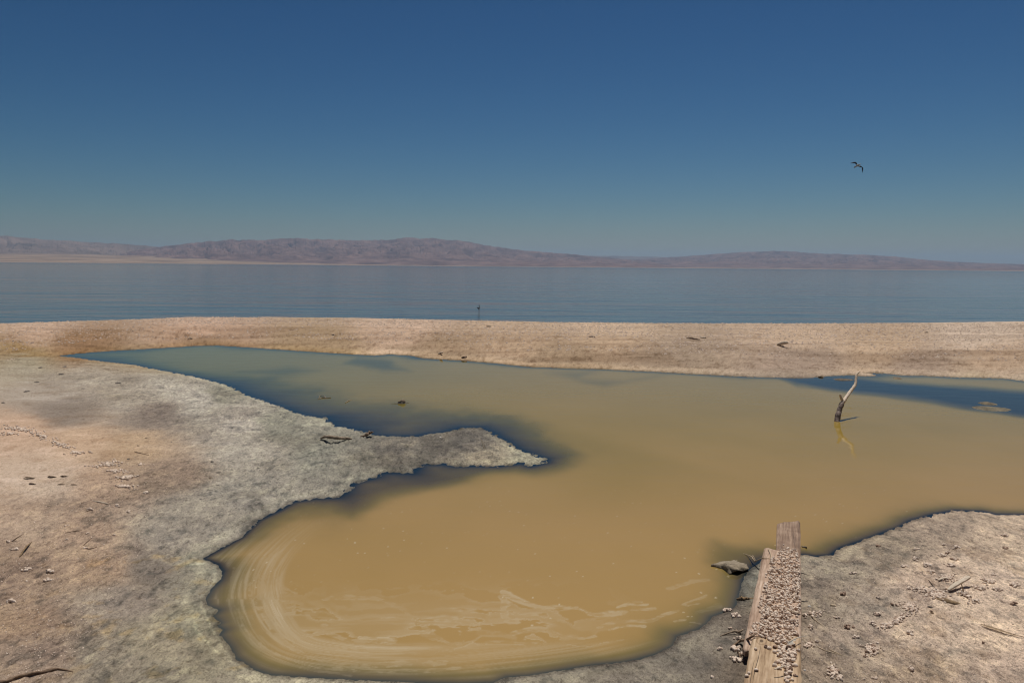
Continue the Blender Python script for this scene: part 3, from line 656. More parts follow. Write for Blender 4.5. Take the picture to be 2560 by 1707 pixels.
def plank(name, corners, z, thick, mt, label, nx=60, ny=14, endround=0.02, wobble=0.003, seed=0, splinter=0.0, dz=0.0):
    """corners: near-left, near-right, far-right, far-left as photograph pixels on height z."""
    c = [P(x, y, z) for x, y in corners]
    o0 = (c[0] + c[1]) / 2; ax = ((c[2] + c[3]) / 2 - o0); Ln = ax.length; ax.normalize(); ay = Vector((0, 0, 1)).cross(ax)
    M = Matrix(((ax.x, ay.x, 0, o0.x), (ax.y, ay.y, 0, o0.y), (0, 0, 1, z), (0, 0, 0, 1)))
    Mi = M.inverted()
    nl, nr, fr, fl = [Mi @ p for p in c]
    V = []; idx = {}
    for i in range(nx + 1):
        u = i / nx
        for j in range(ny + 1):
            v = j / ny
            a = nr.lerp(fr, u); b = nl.lerp(fl, u)
            p = a.lerp(b, v)
            wob = 0.004 * mnoise.noise(Vector((u * 9, seed, 0 if j < ny / 2 else 5)))
            e = min(v, 1 - v) ; p.y += wob * (1 if v > .5 else -1) * (1 - 4 * e if e < .25 else 0)
            eu = min(u, 1 - u) * Ln
            if eu < endround * 2:
                k = 1 - eu / (endround * 2); p.y = p.y * (1 - 0.10 * k * k) + (nl.y + nr.y) * 0.05 * k * k
            if splinter and u > 0.99: p.x += splinter * mnoise.noise(Vector((v * 14, seed + 3, 1)))
            zz = wobble * (mnoise.noise(Vector((p.x * 2.5, p.y * 30, seed))) + 0.6 * mnoise.noise(Vector((p.x * 9, p.y * 60, seed + 9)))) + dz * u
            edge = min(e * ny, 1); zz -= 0.004 * (1 - edge)
            idx[(i, j)] = len(V); V.append(Vector((p.x, p.y, zz)))
    Fc = []
    for i in range(nx):
        for j in range(ny): Fc.append((idx[i, j], idx[i + 1, j], idx[i + 1, j + 1], idx[i, j + 1]))
    rim = [(i, 0) for i in range(nx + 1)] + [(nx, j) for j in range(1, ny + 1)] + [(i, ny) for i in range(nx - 1, -1, -1)] + [(0, j) for j in range(ny - 1, 0, -1)]
    low = []
    for r_ in rim:
        p = V[idx[r_]].copy(); p.z = -thick + dz * r_[0] / nx + 0.002 * mnoise.noise(Vector((p.x * 8, p.y * 8, 3))); low.append(len(V)); V.append(p)
    m = len(rim)
    for k in range(m):
        q = (k + 1) % m; Fc.append((idx[rim[k]], low[k], low[q], idx[rim[q]]))
    Fc.append(tuple(low))
    me = pymesh(name, V, Fc, False)
    for f in me.polygons[:nx * ny]: f.use_smooth = True
    bm_ = bmesh.new(); bm_.from_mesh(me); bmesh.ops.recalc_face_normals(bm_, faces=bm_.faces); bm_.to_mesh(me); bm_.free()
    o = link(name, me, mt); o.matrix_world = M
    tag(o, label, 'plank'); return o
WD = ((0.16, 0.105, 0.07), (0.30, 0.205, 0.14), (0.42, 0.30, 0.205))
m_far = plank_material('weathered grey board', (0.11, 0.075, 0.055), (0.27, 0.18, 0.125), (0.42, 0.30, 0.215), grime=0.08)
m_mid = plank_material('pinkish board', (0.30, 0.20, 0.14), (0.47, 0.335, 0.245), (0.60, 0.46, 0.35))
m_near = plank_material('honey coloured board', (0.30, 0.20, 0.115), (0.47, 0.335, 0.21), (0.60, 0.46, 0.32))
m_dark = plank_material('gap shade and crack black', (0.015, 0.012, 0.010), (0.03, 0.024, 0.02), (0.06, 0.048, 0.038))  # near-black: paints the shade in the gap below the boards, also the cracks
plank('wooden_plank', [(1934, 1600), (2004, 1600), (2001, 1297), (1942, 1303)], 0.060, 0.055, m_far,
      'weathered grey board reaching out over the brown water, farthest of the boards', seed=2, endround=0.001, splinter=0.012, wobble=0.006, dz=-0.012)
mid = plank('wooden_plank', [(1855, 1625), (2003, 1625), (2002, 1392), (1911, 1366)], 0.088, 0.024, m_mid,
      'middle board mostly buried under a thick pile of barnacle shells', seed=5, endround=0.012)
near = plank('wooden_plank', [(1836, 1830), (2006, 1830), (2001.5, 1590), (1880, 1590)], 0.115, 0.024, m_near,
      'bare honey coloured board at the bottom edge with a grey knot and long crack', seed=8, endround=0.016)
gap_shade = plank('gap_shade_block', [(1862, 1815), (1994, 1815), (1990, 1400), (1920, 1400)], 0.063, 0.12, m_dark,  # added block, its dark colour stands for the shade under the boards
      'added near-black block painting the shaded gap under the middle and near boards', seed=11, nx=30, ny=4)
gap_shade['category'] = 'shade block'
# knot, crack and two nails of the near board
def board_point(o, x, y, z, up=0.0):
    p = P(x, y, z); q = o.matrix_world.inverted() @ p; q.z = up; return q
kp = board_point(near, 1904, 1600, 0.115)
n_ = near.data.materials[0]
m_near2 = plank_material('honey board with knot', (0.30, 0.20, 0.115), (0.47, 0.335, 0.21), (0.60, 0.46, 0.32), knot=(kp.x - 0.004, kp.y, 0.030, 0.0))
near.data.materials[0] = m_near2
def crack(o, pts, z, wd):
    q = [board_point(o, x, y, z, 0.0015) for x, y in pts]; V = []; Fc = []
    for k, p in enumerate(q):
        t = math.sin(math.pi * (k + 0.15) / (len(q) - 0.7)); w_ = wd * max(t, 0.1)
        V += [Vector((p.x, p.y - w_, p.z + 0.0008)), Vector((p.x, p.y + w_, p.z + 0.0008)), Vector((p.x, p.y - w_, p.z - 0.004)), Vector((p.x, p.y + w_, p.z - 0.004))]
    for k in range(len(q) - 1):
        a = 4 * k; b = a + 4
        Fc += [(a, b, b + 1, a + 1), (a, a + 2, b + 2, b), (a + 1, b + 1, b + 3, a + 3), (a + 2, a + 3, b + 3, b + 2)]
    c_ = link('crack', pymesh('crack', V, Fc, False), m_dark, o); return c_
crack(near, [(1902, 1612), (1899, 1628), (1896, 1645), (1890, 1665), (1884, 1690), (1880, 1720)], 0.115, 0.0011)
crack(near, [(1886, 1650), (1880, 1675), (1876, 1700), (1872, 1730)], 0.115, 0.0008)
crack(mid, [(1914, 1470), (1908, 1490), (1903, 1512), (1900, 1530)], 0.088, 0.0009)
for (x, y) in ((1993, 1690), (1889.5, 1675)):
    q = board_point(near, x, y, 0.115, 0.002); V = []; Fc = []
    for rr_, zz in ((0.0045, -0.002), (0.0045, 0.001), (0.0030, 0.0022)):
        for i in range(10): V.append(Vector((q.x + rr_ * math.cos(i * .628), q.y + rr_ * math.sin(i * .628), q.z + zz)))
    for k in range(2):
        for i in range(10): Fc.append((k * 10 + i, k * 10 + (i + 1) % 10, (k + 1) * 10 + (i + 1) % 10, (k + 1) * 10 + i))
    Fc.append(tuple(20 + i for i in range(10)))
    link('nail_head', pymesh('nail_head', V, Fc), M_clod, near)

# ------------------------------------------------------------------ barnacle shells
shells = []          # (world point, radius, tilt, site)
def in_poly(x, y, poly): return bool(inside(np.array([x]), np.array([y]), poly)[0])
PILE = [(1958,1366),(1990,1376),(2000,1420),(2001,1470),(1998,1545),(1990,1575),(1993,1590),(1972,1604),(1955,1612),(1930,1604),(1896,1588),(1874,1590),(1883,1560),(1893,1530),(1900,1500),(1909,1470),(1912,1440),(1928,1420),(1922,1405),(1938,1392)]
STRIP = [(1948,1606),(1985,1612),(1990,1640),(1982,1662),(1974,1690),(1970,1712),(1958,1700),(1956,1670),(1944,1640)]
pts_ = []
def top_z(y): return 0.060 if y < 1368 else (0.088 if y < 1592 else 0.115)
for layer, cnt in ((0, 900), (1, 620), (2, 260)):
    k = 0
    while k < cnt:
        x = random.uniform(1870, 2003); y = random.uniform(1362, 1612)
        if in_poly(x, y, PILE):
            dens = 1.0 if 1385 < y < 1545 else 0.45
            if mnoise.noise(Vector((x * 0.045, y * 0.05, 4))) < -0.22 and random.random() < 0.8: k += 0.5; continue
            if layer and (random.random() > dens or x < 1925 - (y - 1400) * 0.15): k += 0.3; continue
            zt = top_z(y); r = random.uniform(0.0034, 0.0082) * (1.0 if random.random() < .9 else 1.25)
            shells.append((P(x, y, zt) + Vector((0, 0, 0.002 + 0.007 * layer + random.uniform(0, 0.004))), r, random.uniform(0, 0.9 + layer * 0.9), 'plank')); k += 1
for k in range(190):
    x = random.uniform(1944, 1990); y = random.uniform(1606, 1712)
    if in_poly(x, y, STRIP) and random.random() < 1.1 - 0.7 * sm(1660, 1710, y):
        shells.append((P(x, y, 0.115) + Vector((0, 0, 0.004 + random.choice((0, 0, 0.007)))), random.uniform(0.0055, 0.0105), random.uniform(0, 1.3), 'plank'))
for x, y in [(1890,1623),(1915,1617),(1924,1621),(1937,1630),(1962,1640),(1940,1657),(1937,1664),(1947,1655),(1987,1664),(1987,1689),(1890,1676),(1872,1683),(1867,1690),(1938,1618),(1996,1626),(1948,1672),(1980,1700),(1903,1590),(1880,1582)]:
    shells.append((P(x, y, 0.115) + Vector((0, 0, 0.003)), random.uniform(0.007, 0.011), random.uniform(0, 0.9), 'plank'))
def pile(cx, cy, rx, ry, n, ang=0, r=(0.0035, 0.0085), site='mud'):
    n = int(n * 1.35)
    ca, sa = math.cos(ang), math.sin(ang); xs = []; ys = []; qs = []
    for _ in range(n):
        a = random.uniform(0, 2 * math.pi); q = min(abs(random.gauss(0, 0.60)), 1.8) * (0.8 + 0.6 * mnoise.noise(Vector((cx + 2.2 * math.cos(a), cy + 2.2 * math.sin(a), 1))))
        u = q * math.cos(a) * rx; v = q * math.sin(a) * ry
        xs.append(cx + u * ca - v * sa); ys.append(cy + u * sa + v * ca); qs.append(q)
    for p, q in zip(GG(xs, ys), qs):
        shells.append((p + Vector((0, 0, 0.002 + random.uniform(0, 0.008) * max(0, 1 - q))), random.uniform(*r), random.uniform(0, 1.4), site))
S7 = lambda X, Y: (2200 + X * .2277, 1350 + Y * .2277)
for X, Y, rx, ry, n, a in [(740,415,26,10,85,0.1),(500,555,44,9,130,0.12),(640,610,30,9,90,0.1),(940,600,30,10,65,0.3),(330,735,27,13,120,0.2),(160,900,34,9,120,-0.45),(60,940,16,7,40,0),
     (1200,455,24,7,50,0.1),(1095,530,24,7,42,0.15),(1470,495,15,6,32,0),(1290,545,18,4,18,0),(1040,670,16,5,20,0.2),(380,205,8,8,12,0.5),(505,280,9,6,16,0),(680,170,10,5,16,0),(830,85,7,4,9,0),(825,215,10,4,14,0.1),(780,280,14,5,18,0.2),(750,140,8,3,8,0),(560,355,7,4,9,0),(250,290,5,3,6,0)]:
    x, y = S7(X, Y); pile(x, y, rx, ry, n, a)
S8 = lambda X, Y: (1760 + X / 2.94, 1250 + Y / 2.94)
for X, Y, rx, ry, n in [(1225,1100,24,17,75),(950,1260,15,20,46),(1000,1310,12,9,18),(1280,840,14,6,16),(1240,910,9,5,9),(800,840,20,9,26),(790,940,10,7,12),(770,1065,12,8,14),(850,830,8,8,10),(740,850,8,6,8)]:
    x, y = S8(X, Y); pile(x, y, rx, ry, n)
S3 = lambda X, Y: (X * .3827, 800 + Y * .3827)
for X, Y, rx, ry, n, a in [(140,715,58,9,110,0.1),(60,745,30,5,36,0),(270,760,42,8,70,0.25),(390,815,34,8,60,0.25),(500,870,28,5,44,0),(700,945,40,8,74,-0.15),(760,990,26,6,40,0),(825,1032,36,6,62,-0.1),(815,1090,27,5,42,0),(955,1130,8,4,12,0),(590,865,10,3,6,0),(920,942,7,4,8,0),(765,1215,6,3,6,0),(840,1255,5,3,5,0),(590,1240,20,4,10,0)]:
    x, y = S3(X, Y); pile(x, y, rx, ry, n, a, r=(0.006, 0.011))
xs = [random.uniform(2010, 2620) for _ in range(1500)] + [random.uniform(-40, 430) for _ in range(1700)]
ys = [random.uniform(1330, 1740) for _ in range(1500)] + [random.uniform(1080, 1710) for _ in range(1700)]
grit_pts = [(p, random.uniform(0.0015, 0.0042)) for x, y, p in zip(xs, ys, GG(xs, ys)) if p.z > 0.02 and (x > 500 or x < 430 - max(0, y - 1250) * 0.6)]
S5 = lambda X, Y: (X / 2.94, 1250 + Y / 2.94)
order = sorted(range(len(shells)), key=lambda i: -shells[i][1] / max(shells[i][0].y, 1))
# the 300 that show largest are single objects, the rest one object
protos = []
for k in range(8):
    v, f = shell_verts(1.0, 1.15, 100 + k, 0, 0, (0, 0, 0))
    me = pymesh('barnacle_shell', v, f); me.materials.append(M_shell if k % 4 else M_shell_d); protos.append(me)
rest = []
for c_, i in enumerate(order):
    p, r, t, site = shells[i]; rz = random.uniform(0, 6.28)
    if c_ < 300:
        o = bpy.data.objects.new('barnacle_shell', protos[i % 8]); COL.objects.link(o)
        o.location = p; o.rotation_euler = (t, 0, rz); o.scale = (r, r, r)
        if site == 'plank': tag(o, 'bleached barnacle shell ' + (('on the left half of the bare near board' if p.x < 1.17 else 'at the lowest tip of the trail on the near board' if p.y < 3.45 else 'beside the bleached twig in the near board trail' if p.y < 3.56 else 'below the feather in the near board trail' if p.y < 3.66 else 'beside the feather on the near board') if p.y < 3.86 else 'in the lower edge of the thick pile on the middle board' if p.y < 4.3 else 'inside the thick pile on the middle board' if p.y < 4.95 else 'at the far tip of the pile on the grey board'), 'barnacle shell', 'barnacle shells lying on the boards')
        else: tag(o, 'barnacle shell on the pale mud, ' + ('in the litter touching the boards' if p.x < 1.75 and p.y < 4.6 else 'in the lowest shell piles' if p.y < 4.05 else 'in the curved drift left of the slat' if p.x < 2.35 else 'in the drift around the propped slat'), 'barnacle shell', 'barnacle shells on the pale mud right of the boards')
    else:
        rest.append(shell_verts(r, r * 1.1, i, t, rz, p))
for k, (p, r) in enumerate(grit_pts): rest.append(shell_verts(r, r, k, random.uniform(0, 2), random.uniform(0, 6), p))
v, f = join(rest)
tag(link('barnacle_gravel', pymesh('barnacle_gravel', v, f), M_shell), 'countless small bleached barnacle shells heaped on the boards and strewn over mud and sand', 'shell litter', kind='stuff')
# shell grit covering the spit: a very great many tiny lumps
base = [Vector(v) for v in ((1, 0, 0), (0.3, 0.95, 0), (-0.8, 0.6, 0), (-0.8, -0.6, 0), (0.3, -0.95, 0), (0.05, 0, 0.9))]
NV = 46000
gx = rng.uniform(-0.72, 0.72, NV); gy = rng.uniform(12.8, 23.2, NV); gx = gx * gy
gs = signed(gx, gy); okk = (gs > 0.5 + 1.6 * (fbm(gx * .6, gy * .6, 3, 301) + .5) * (gy < 99)) & (gy < crest(gx) + 0.2)
dens = fbm(gx * 0.5, gy * 1.6, 4, 311) + 0.06 * (gy - 18)
okk &= dens > rng.uniform(-0.30, 0.22, NV)
gx = gx[okk]; gy = gy[okk]; gz = height(gx, gy, gs[okk]); n_g = len(gx)
B = np.array([list(v) for v in base]); rs = rng.uniform(0.007, 0.018, n_g) * np.where(rng.random(n_g) < 0.22, 1.7, 1.0); th = rng.uniform(0, 6.28, n_g)
jit = 1 + 0.35 * rng.uniform(-1, 1, (n_g, 6, 1))
bx_ = B[None] * jit * rs[:, None, None]
VX = bx_[..., 0] * np.cos(th)[:, None] - bx_[..., 1] * np.sin(th)[:, None] + gx[:, None]
VY = bx_[..., 0] * np.sin(th)[:, None] + bx_[..., 1] * np.cos(th)[:, None] + gy[:, None]
VZ = bx_[..., 2] + gz[:, None] - 0.001
Vg = np.stack([VX, VY, VZ], -1).reshape(-1, 3)
tri = np.array([[0, 1, 5], [1, 2, 5], [2, 3, 5], [3, 4, 5], [4, 0, 5]])
Fg = (np.arange(n_g)[:, None, None] * 6 + tri[None]).reshape(-1, 3)
me = bpy.data.meshes.new('shell_grit'); me.vertices.add(len(Vg)); me.vertices.foreach_set('co', Vg.astype(np.float32).ravel())
me.loops.add(Fg.size); me.loops.foreach_set('vertex_index', Fg.astype(np.int32).ravel())
me.polygons.add(len(Fg)); me.polygons.foreach_set('loop_start', np.arange(0, Fg.size, 3, dtype=np.int32)); me.polygons.foreach_set('loop_total', np.full(len(Fg), 3, np.int32))
me.update(calc_edges=True)
M_grit = simple('spit shell grit', (0.12, 0.075, 0.05), (0.64, 0.50, 0.40), 24, 0.9, 0.1)
tag(link('shell_grit', me, M_grit), 'pinkish shell grit covering the low spit between pond and lake', 'shell grit', kind='stuff')

# ------------------------------------------------------------------ clumps, clods and stones
def lump(name, p, rx, ry, rz, mt, seed, label=None, cat=None, group=None, rough=0.5):
    bm_ = bmesh.new(); bmesh.ops.create_icosphere(bm_, subdivisions=3, radius=1)
    for v in bm_.verts:
        d = 1 + rough * mnoise.noise(v.co * 1.3 + Vector((seed * 3.7, 0, 0))) + rough * 0.6 * mnoise.noise(v.co * 3.6 + Vector((0, seed * 2.1, 0)))
        v.co = Vector((v.co.x * rx * d, v.co.y * ry * d, max(v.co.z, -0.35) * rz * d))
    me = bpy.data.meshes.new(name); bm_.to_mesh(me); bm_.free(); me.polygons.foreach_set('use_smooth', [True] * len(me.polygons))
    o = link(name, me, mt, loc=p); o.rotation_euler.z = random.uniform(-0.6, 0.6); tag(o, label, cat, group); return o
def clump(p, n, r, spread, mt, label, group, seed):
    rr = random.Random(seed); lst = []
    for k in range(n):
        a = rr.uniform(0, 6.28); q = spread * rr.random() ** 0.7
        lst.append(shell_verts(r * rr.uniform(0.7, 1.25), r * 1.2, seed * 50 + k, rr.uniform(0, 1.5), rr.uniform(0, 6.28), (q * math.cos(a), q * math.sin(a) * 0.8, r * 0.25 + rr.uniform(0, r) * (1 - q / spread))))
    v, f = join(lst); o = link('shell_clump', pymesh('shell_clump', v, f), mt, loc=p)
    tag(o, label, 'shell clump', group); return o
sd_ = 0
for X, Y, n, big in [(190,515,9,1.5),(365,525,9,1.4),(350,590,6,1.2),(80,745,8,1.5),(110,365,7,1.2),(70,305,6,1.2),(630,355,4,1),(860,40,4,1),(808,45,3,.8),(495,290,4,.9),(490,190,4,.9),(940,90,3,.9),(190,600,2,.8),(640,245,3,.8),(838,255,3,.8),(675,278,3,.7)]:
    sd_ += 1; clump(G(*S5(X, Y)), n, 0.0065 * big, 0.016 * big, M_shell, 'small knot of bleached barnacle shells alone on the tan sand, ' + ('upper part' if Y < 100 else 'beside the twigs' if Y < 450 else 'above the grey crust'), 'shell clumps on the tan sand at lower left', sd_)
for X, Y, n, big in [(1095,540,5,1.2),(1030,690,6,1.3),(1470,488,6,1.2),(1635,478,9,1.4),(1275,340,5,1.1),(1560,360,6,1.1),(1850,348,8,1.3),(1840,435,9,1.2),(1670,530,7,1.2),(2210,265,8,1.4),(2215,355,5,1.1),(1760,330,4,1),(980,865,3,1),(1070,935,5,1.3),(1115,1010,4,1.2),(1500,980,4,1.3),(2280,765,4,1.3),(2130,550,5,1),(1285,715,3,1),(1400,770,4,1),(1530,1245,3,1.3),(1270,1310,3,1),(1675,825,2,1),(820,1045,3,1.1),(1950,760,2,.9),(2050,1050,2,.9)]:
    sd_ += 1; clump(G(*S8(X, Y)), n, 0.0065 * big, 0.017 * big, M_shell_d if sd_ % 3 == 0 else M_shell, 'little knot of barnacle shells on the pale mud, ' + ('behind the propped slat' if Y < 480 and X > 1400 else 'close beside the boards' if X < 1130 else 'between boards and slat' if X < 1600 else 'far right of the slat'), 'shell clumps on the pale mud at right', sd_)
for X, Y, n, big in [(1820,665,7,1.4),(1885,705,9,1.6),(1835,800,3,1),(1890,870,4,1.2),(1885,945,9,1.5),(1760,950,4,1.1),(1885,1030,8,1.4),(1850,1015,2,.9),(1925,985,4,1.1),(1700,1155,2,1)]:
    sd_ += 1; clump(G(1200 + X / 2.94, 1300 + Y / 2.94), n, 0.0065 * big, 0.017 * big, M_shell, 'orange tinted shell knot on the dark mud left of the boards, ' + ('near the seed pod' if Y < 760 else 'below the grey twig'), 'shell clumps on the dark mud left of the boards', sd_)
for X, Y, w_, mt_ in [(420,308,30,0),(400,355,36,0),(240,406,26,0),(175,468,42,0),(770,412,34,0),(545,449,20,0),(20,542,26,0),(265,312,24,0),(905,822,20,1),(955,772,18,1),(838,908,18,0),(880,898,14,0),(1385,925,22,0),(1408,940,12,1),(1375,1030,22,1),(1420,1080,20,0),(1690,968,16,0),(1260,577,8,0),(1020,755,14,0),(1265,735,14,0),(760,705,18,1),(545,650,18,1),(695,655,14,1),(1120,797,10,0),(1310,1168,16,0),(1300,1025,14,1)]:
    sd_ += 1; p = G(*S3(X, Y)); s_ = w_ * .3827 * ppm(p) * random.uniform(0.34, 0.52)
    if mt_: lump('mud_clod', p, s_, s_ * 0.7, s_ * 0.55, M_drift, sd_, 'small reddish brown clod on the left flats, ' + ('on the tan sand' if X < 1000 else 'on the pale crust' if X < 1400 and Y < 1100 else 'near the sand edge'), 'clod', 'reddish clods on the left flats')
    else: lump('mud_clod', p, s_, s_ * 1.3, s_ * 0.5, M_clod, sd_, 'small dark clod on the left flats, ' + ('on the grey flat near the frame edge' if X < 300 else 'in the dark grey patch' if Y < 600 and X < 1000 else 'on the tan sand edge' if X < 1000 else 'on the pale crust towards the water'), 'clod', 'dark clods on the left crust')
for X, Y, w_ in [(190,1033,70),(212,1070,50),(482,1077,46),(340,1025,60),(420,1022,50),(400,1075,44)]:
    sd_ += 1; p = G(*S3(X, Y)); s_ = w_ * .3827 * ppm(p) * 0.5
    V = []; Fc = []
    for i in range(9):
        for j in range(4):
            u = i / 8 - .5; v = j / 3 - .5
            V.append(Vector((u * 2 * s_, v * s_ * 0.9 * (1 - 1.2 * abs(u)), 0.003 + s_ * 0.30 * (0.5 - v) * (1 - (2 * u) ** 2) + 0.002 * random.random())))
    V += [q - Vector((0, 0, 0.003)) for q in V]
    for i in range(8):
        for j in range(3): a = i * 4 + j; Fc.append((a, a + 4, a + 5, a + 1)); Fc.append((36 + a, 37 + a, 41 + a, 40 + a))
    for i in range(8): Fc.append((i * 4, 36 + i * 4, 40 + i * 4, i * 4 + 4)); Fc.append((i * 4 + 3, i * 4 + 7, 43 + i * 4, 39 + i * 4))
    o = link('mud_flake', pymesh('mud_flake', V, Fc), M_drift, loc=p); tag(o, 'curled mud flake lifting off the tan sand at the left edge', 'mud flake', 'curled mud flakes on the left sand'); o.rotation_euler.z = random.uniform(-0.3, 0.3)

# ------------------------------------------------------------------ dead branch standing in the pond
T_ = lambda X, Y: (1960 + X / 4.613, 900 + Y / 4.613)
root = empty('dead_branch', P(2092, 1056)); tag(root, 'forked dead branch standing in the brown pond, bleached above and dark barked below', 'branch')
bp = root.location.copy()
def rel(ps): return [p - bp for p in ps]
px1 = ppm(bp)
tube('bark_trunk', rel([PD(*T_(606, 760), 9.06), PD(*T_(612, 700), 9.10), PD(*T_(622, 640), 9.13), PD(*T_(636, 585), 9.17), PD(*T_(655, 530), 9.20), PD(*T_(668, 500), 9.22)]),
     [px1 * 6.6, px1 * 6.4, px1 * 6.9, px1 * 6.3, px1 * 6.6, px1 * 5.6], M_bark, root, 12, 0.16, 3)
tube('bare_limb', rel([PD(*T_(664, 515), 9.22), PD(*T_(680, 480), 9.24), PD(*T_(708, 445), 9.29), PD(*T_(755, 375), 9.37), PD(*T_(800, 318), 9.44), PD(*T_(824, 270), 9.48), PD(*T_(830, 215), 9.52), PD(*T_(836, 170), 9.55), PD(*T_(862, 142), 9.57), PD(*T_(884, 131), 9.58)]),
     [px1 * k * 1.2 for k in (5.0, 4.6, 4.0, 3.5, 3.4, 3.0, 2.6, 2.4, 1.5, 0.5)], M_bare, root, 10, 0.14, 5)
tube('broken_stub', rel([PD(*T_(684, 478), 9.24), PD(*T_(662, 440), 9.24), PD(*T_(646, 397), 9.25)]), [px1 * 4.2, px1 * 3.4, px1 * 3.0], M_bare, root, 9, 0.10, 8)

# ------------------------------------------------------------------ driftwood, twigs, rubbish
def stick(name, pix, rads, mt, label, cat, lifts=None, sides=7, bump=0.2, seed=1, water=False):
    ps = []
    for k, (x, y) in enumerate(pix):
        g_ = P(x, y, 0.0) if water else G(x, y)
        lf = (lifts[k] if lifts else 0.0)
        if lf: q = PD(x, y, g_.y); g2 = P(x, y, g_.z + lf); q = g2
        else: q = g_
        q.z += rads[k] * 0.6; ps.append(q)
    o = tube(name, ps, rads, mt, None, sides, bump, seed); tag(o, label, cat); return o
S4 = lambda X, Y: (760 + X / 6.92, 960 + Y / 6.92)
stick('driftwood', [S4(290,945), S4(370,925), S4(450,935), S4(560,945), S4(650,950), S4(750,945), S4(830,957)], [0.007, 0.014, 0.018, 0.017, 0.014, 0.011, 0.006], M_drift,
      'arched grey brown driftwood lying on the neck of the grey peninsula', 'driftwood', [0, .03, .05, .035, .018, .004, 0], 9)
o = stick('barnacled_stick', [S4(975,912), S4(1050,905), S4(1100,880), S4(1140,850), S4(1190,840)], [0.006, 0.010, 0.013, 0.014, 0.008], M_twig,
      'knobbly short stick crusted with shells beside the dark shallows, right of the arched driftwood', 'stick', [0, .01, .035, .06, .09], 8, 0.6, 4)
stick('floating_branch', [S4(240,262), S4(310,245), S4(380,245), S4(465,240)], [0.003, 0.006, 0.007, 0.005], M_drift, 'thin forked branch floating in the clear shallows above the peninsula', 'branch', None, 6, 0.3, 2, True)
tube('fork', [P(*S4(380, 245)) + Vector((0, 0, .004)), P(*S4(340, 218)) + Vector((0, 0, .012)), P(*S4(280, 205)) + Vector((0, 0, .006)), P(*S4(255, 250)) + Vector((0, 0, .002))], [0.005, 0.004, 0.004, 0.002], M_drift).parent = bpy.data.objects['floating_branch']
stick('floating_twig', [S4(715,325), S4(760,298), S4(820,272)], [0.004, 0.006, 0.003], M_drift, 'short pale twig floating right of the thin forked branch', 'twig', None, 6, 0.3, 3, True)
o = lump('floating_wood', P(*S4(1690, 330)), 0.050, 0.03, 0.042, M_drift, 77, 'small lump of grey wood afloat with a dark sodden end, above the peninsula', 'driftwood')
o.rotation_euler.z = 0
t_ = tube('sodden_end', [P(*S4(1510, 341)), P(*S4(1600, 338)), P(*S4(1700, 340)), P(*S4(1820, 322))], [0.003, 0.008, 0.012, 0.006], M_clod, None, 7, 0.2, 3, 5, 0.7)
t_.parent = o; t_.matrix_parent_inverse = Matrix.Translation(-o.location)
ds = empty('dry_stalks', G(1211, 1120)); tag(ds, 'pair of thin dry pale stalks standing on the peninsula', 'stalks')
for k, (a_, b_) in enumerate([((1209, 1120), (1200, 1093)), ((1213, 1121), (1204, 1096))]):
    p0 = G(*a_); hgt = (a_[1] - b_[1]) * ppm(p0); q0 = p0 - ds.location
    tube('stalk', [q0, q0 + Vector((-0.015, 0.0, hgt * .55)), q0 + Vector(((b_[0] - a_[0]) * ppm(p0), 0.01, hgt * (1 - .1 * k)))], [0.0028, 0.0022, 0.0014], M_straw, ds)
lump('white_shard', G(1101, 1094), 0.016, 0.010, 0.009, M_white, 12, 'tiny white shard lying on the dark grey peninsula near its north edge', 'shard')
stick('root', [(-30, 1712), (17, 1705), (51, 1692), (102, 1683), (143, 1673), (182, 1679)], [0.009, 0.009, 0.0085, 0.008, 0.006, 0.002], M_twig, 'long reddish brown root in the bottom left corner', 'root', None, 8, 0.35, 6)
stick('white_stick', [(234, 1253), (250, 1256), (270, 1260)], [0.004, 0.006, 0.005], M_pale, 'short chalk white stick on the tan sand at left', 'stick', None, 7, 0.2, 3)
stick('twig', [(31, 1353), (45, 1343), (60, 1334)], [0.003, 0.003, 0.001], M_twig, 'thin dark twig at the left edge above the thicker lying twig', 'twig', [0, .02, .03], 6)
stick('twig', [(49, 1392), (60, 1376), (68, 1365), (79, 1355)], [0.003, 0.006, 0.005, 0.002], M_flake, 'thick brown peeling twig at the left edge of the sand', 'twig', [0, .01, .015, .0], 6, 0.5)
stick('twig', [(209, 1363), (220, 1353), (232, 1342)], [0.002, 0.0025, 0.001], M_twig, 'thin twig leaning beside a small shell clump on the sand', 'twig', [0, .02, .03], 6)
stick('twig', [(218, 1372), (230, 1371), (242, 1367)], [0.002, 0.003, 0.002], M_twig, 'stubby dark twig lying flat beside a small shell clump', 'twig', None, 6)
stick('twig', [(336, 1129), (350, 1133), (372, 1138)], [0.003, 0.004, 0.003], M_twig, 'straight thin twig on the orange patch above the left shell drifts', 'twig', None, 6)
stick('twig', [(163, 1332), (185, 1328), (205, 1325)], [0.002, 0.003, 0.001], M_twig, 'low half buried twig in the middle of the left sand', 'twig', None, 6)
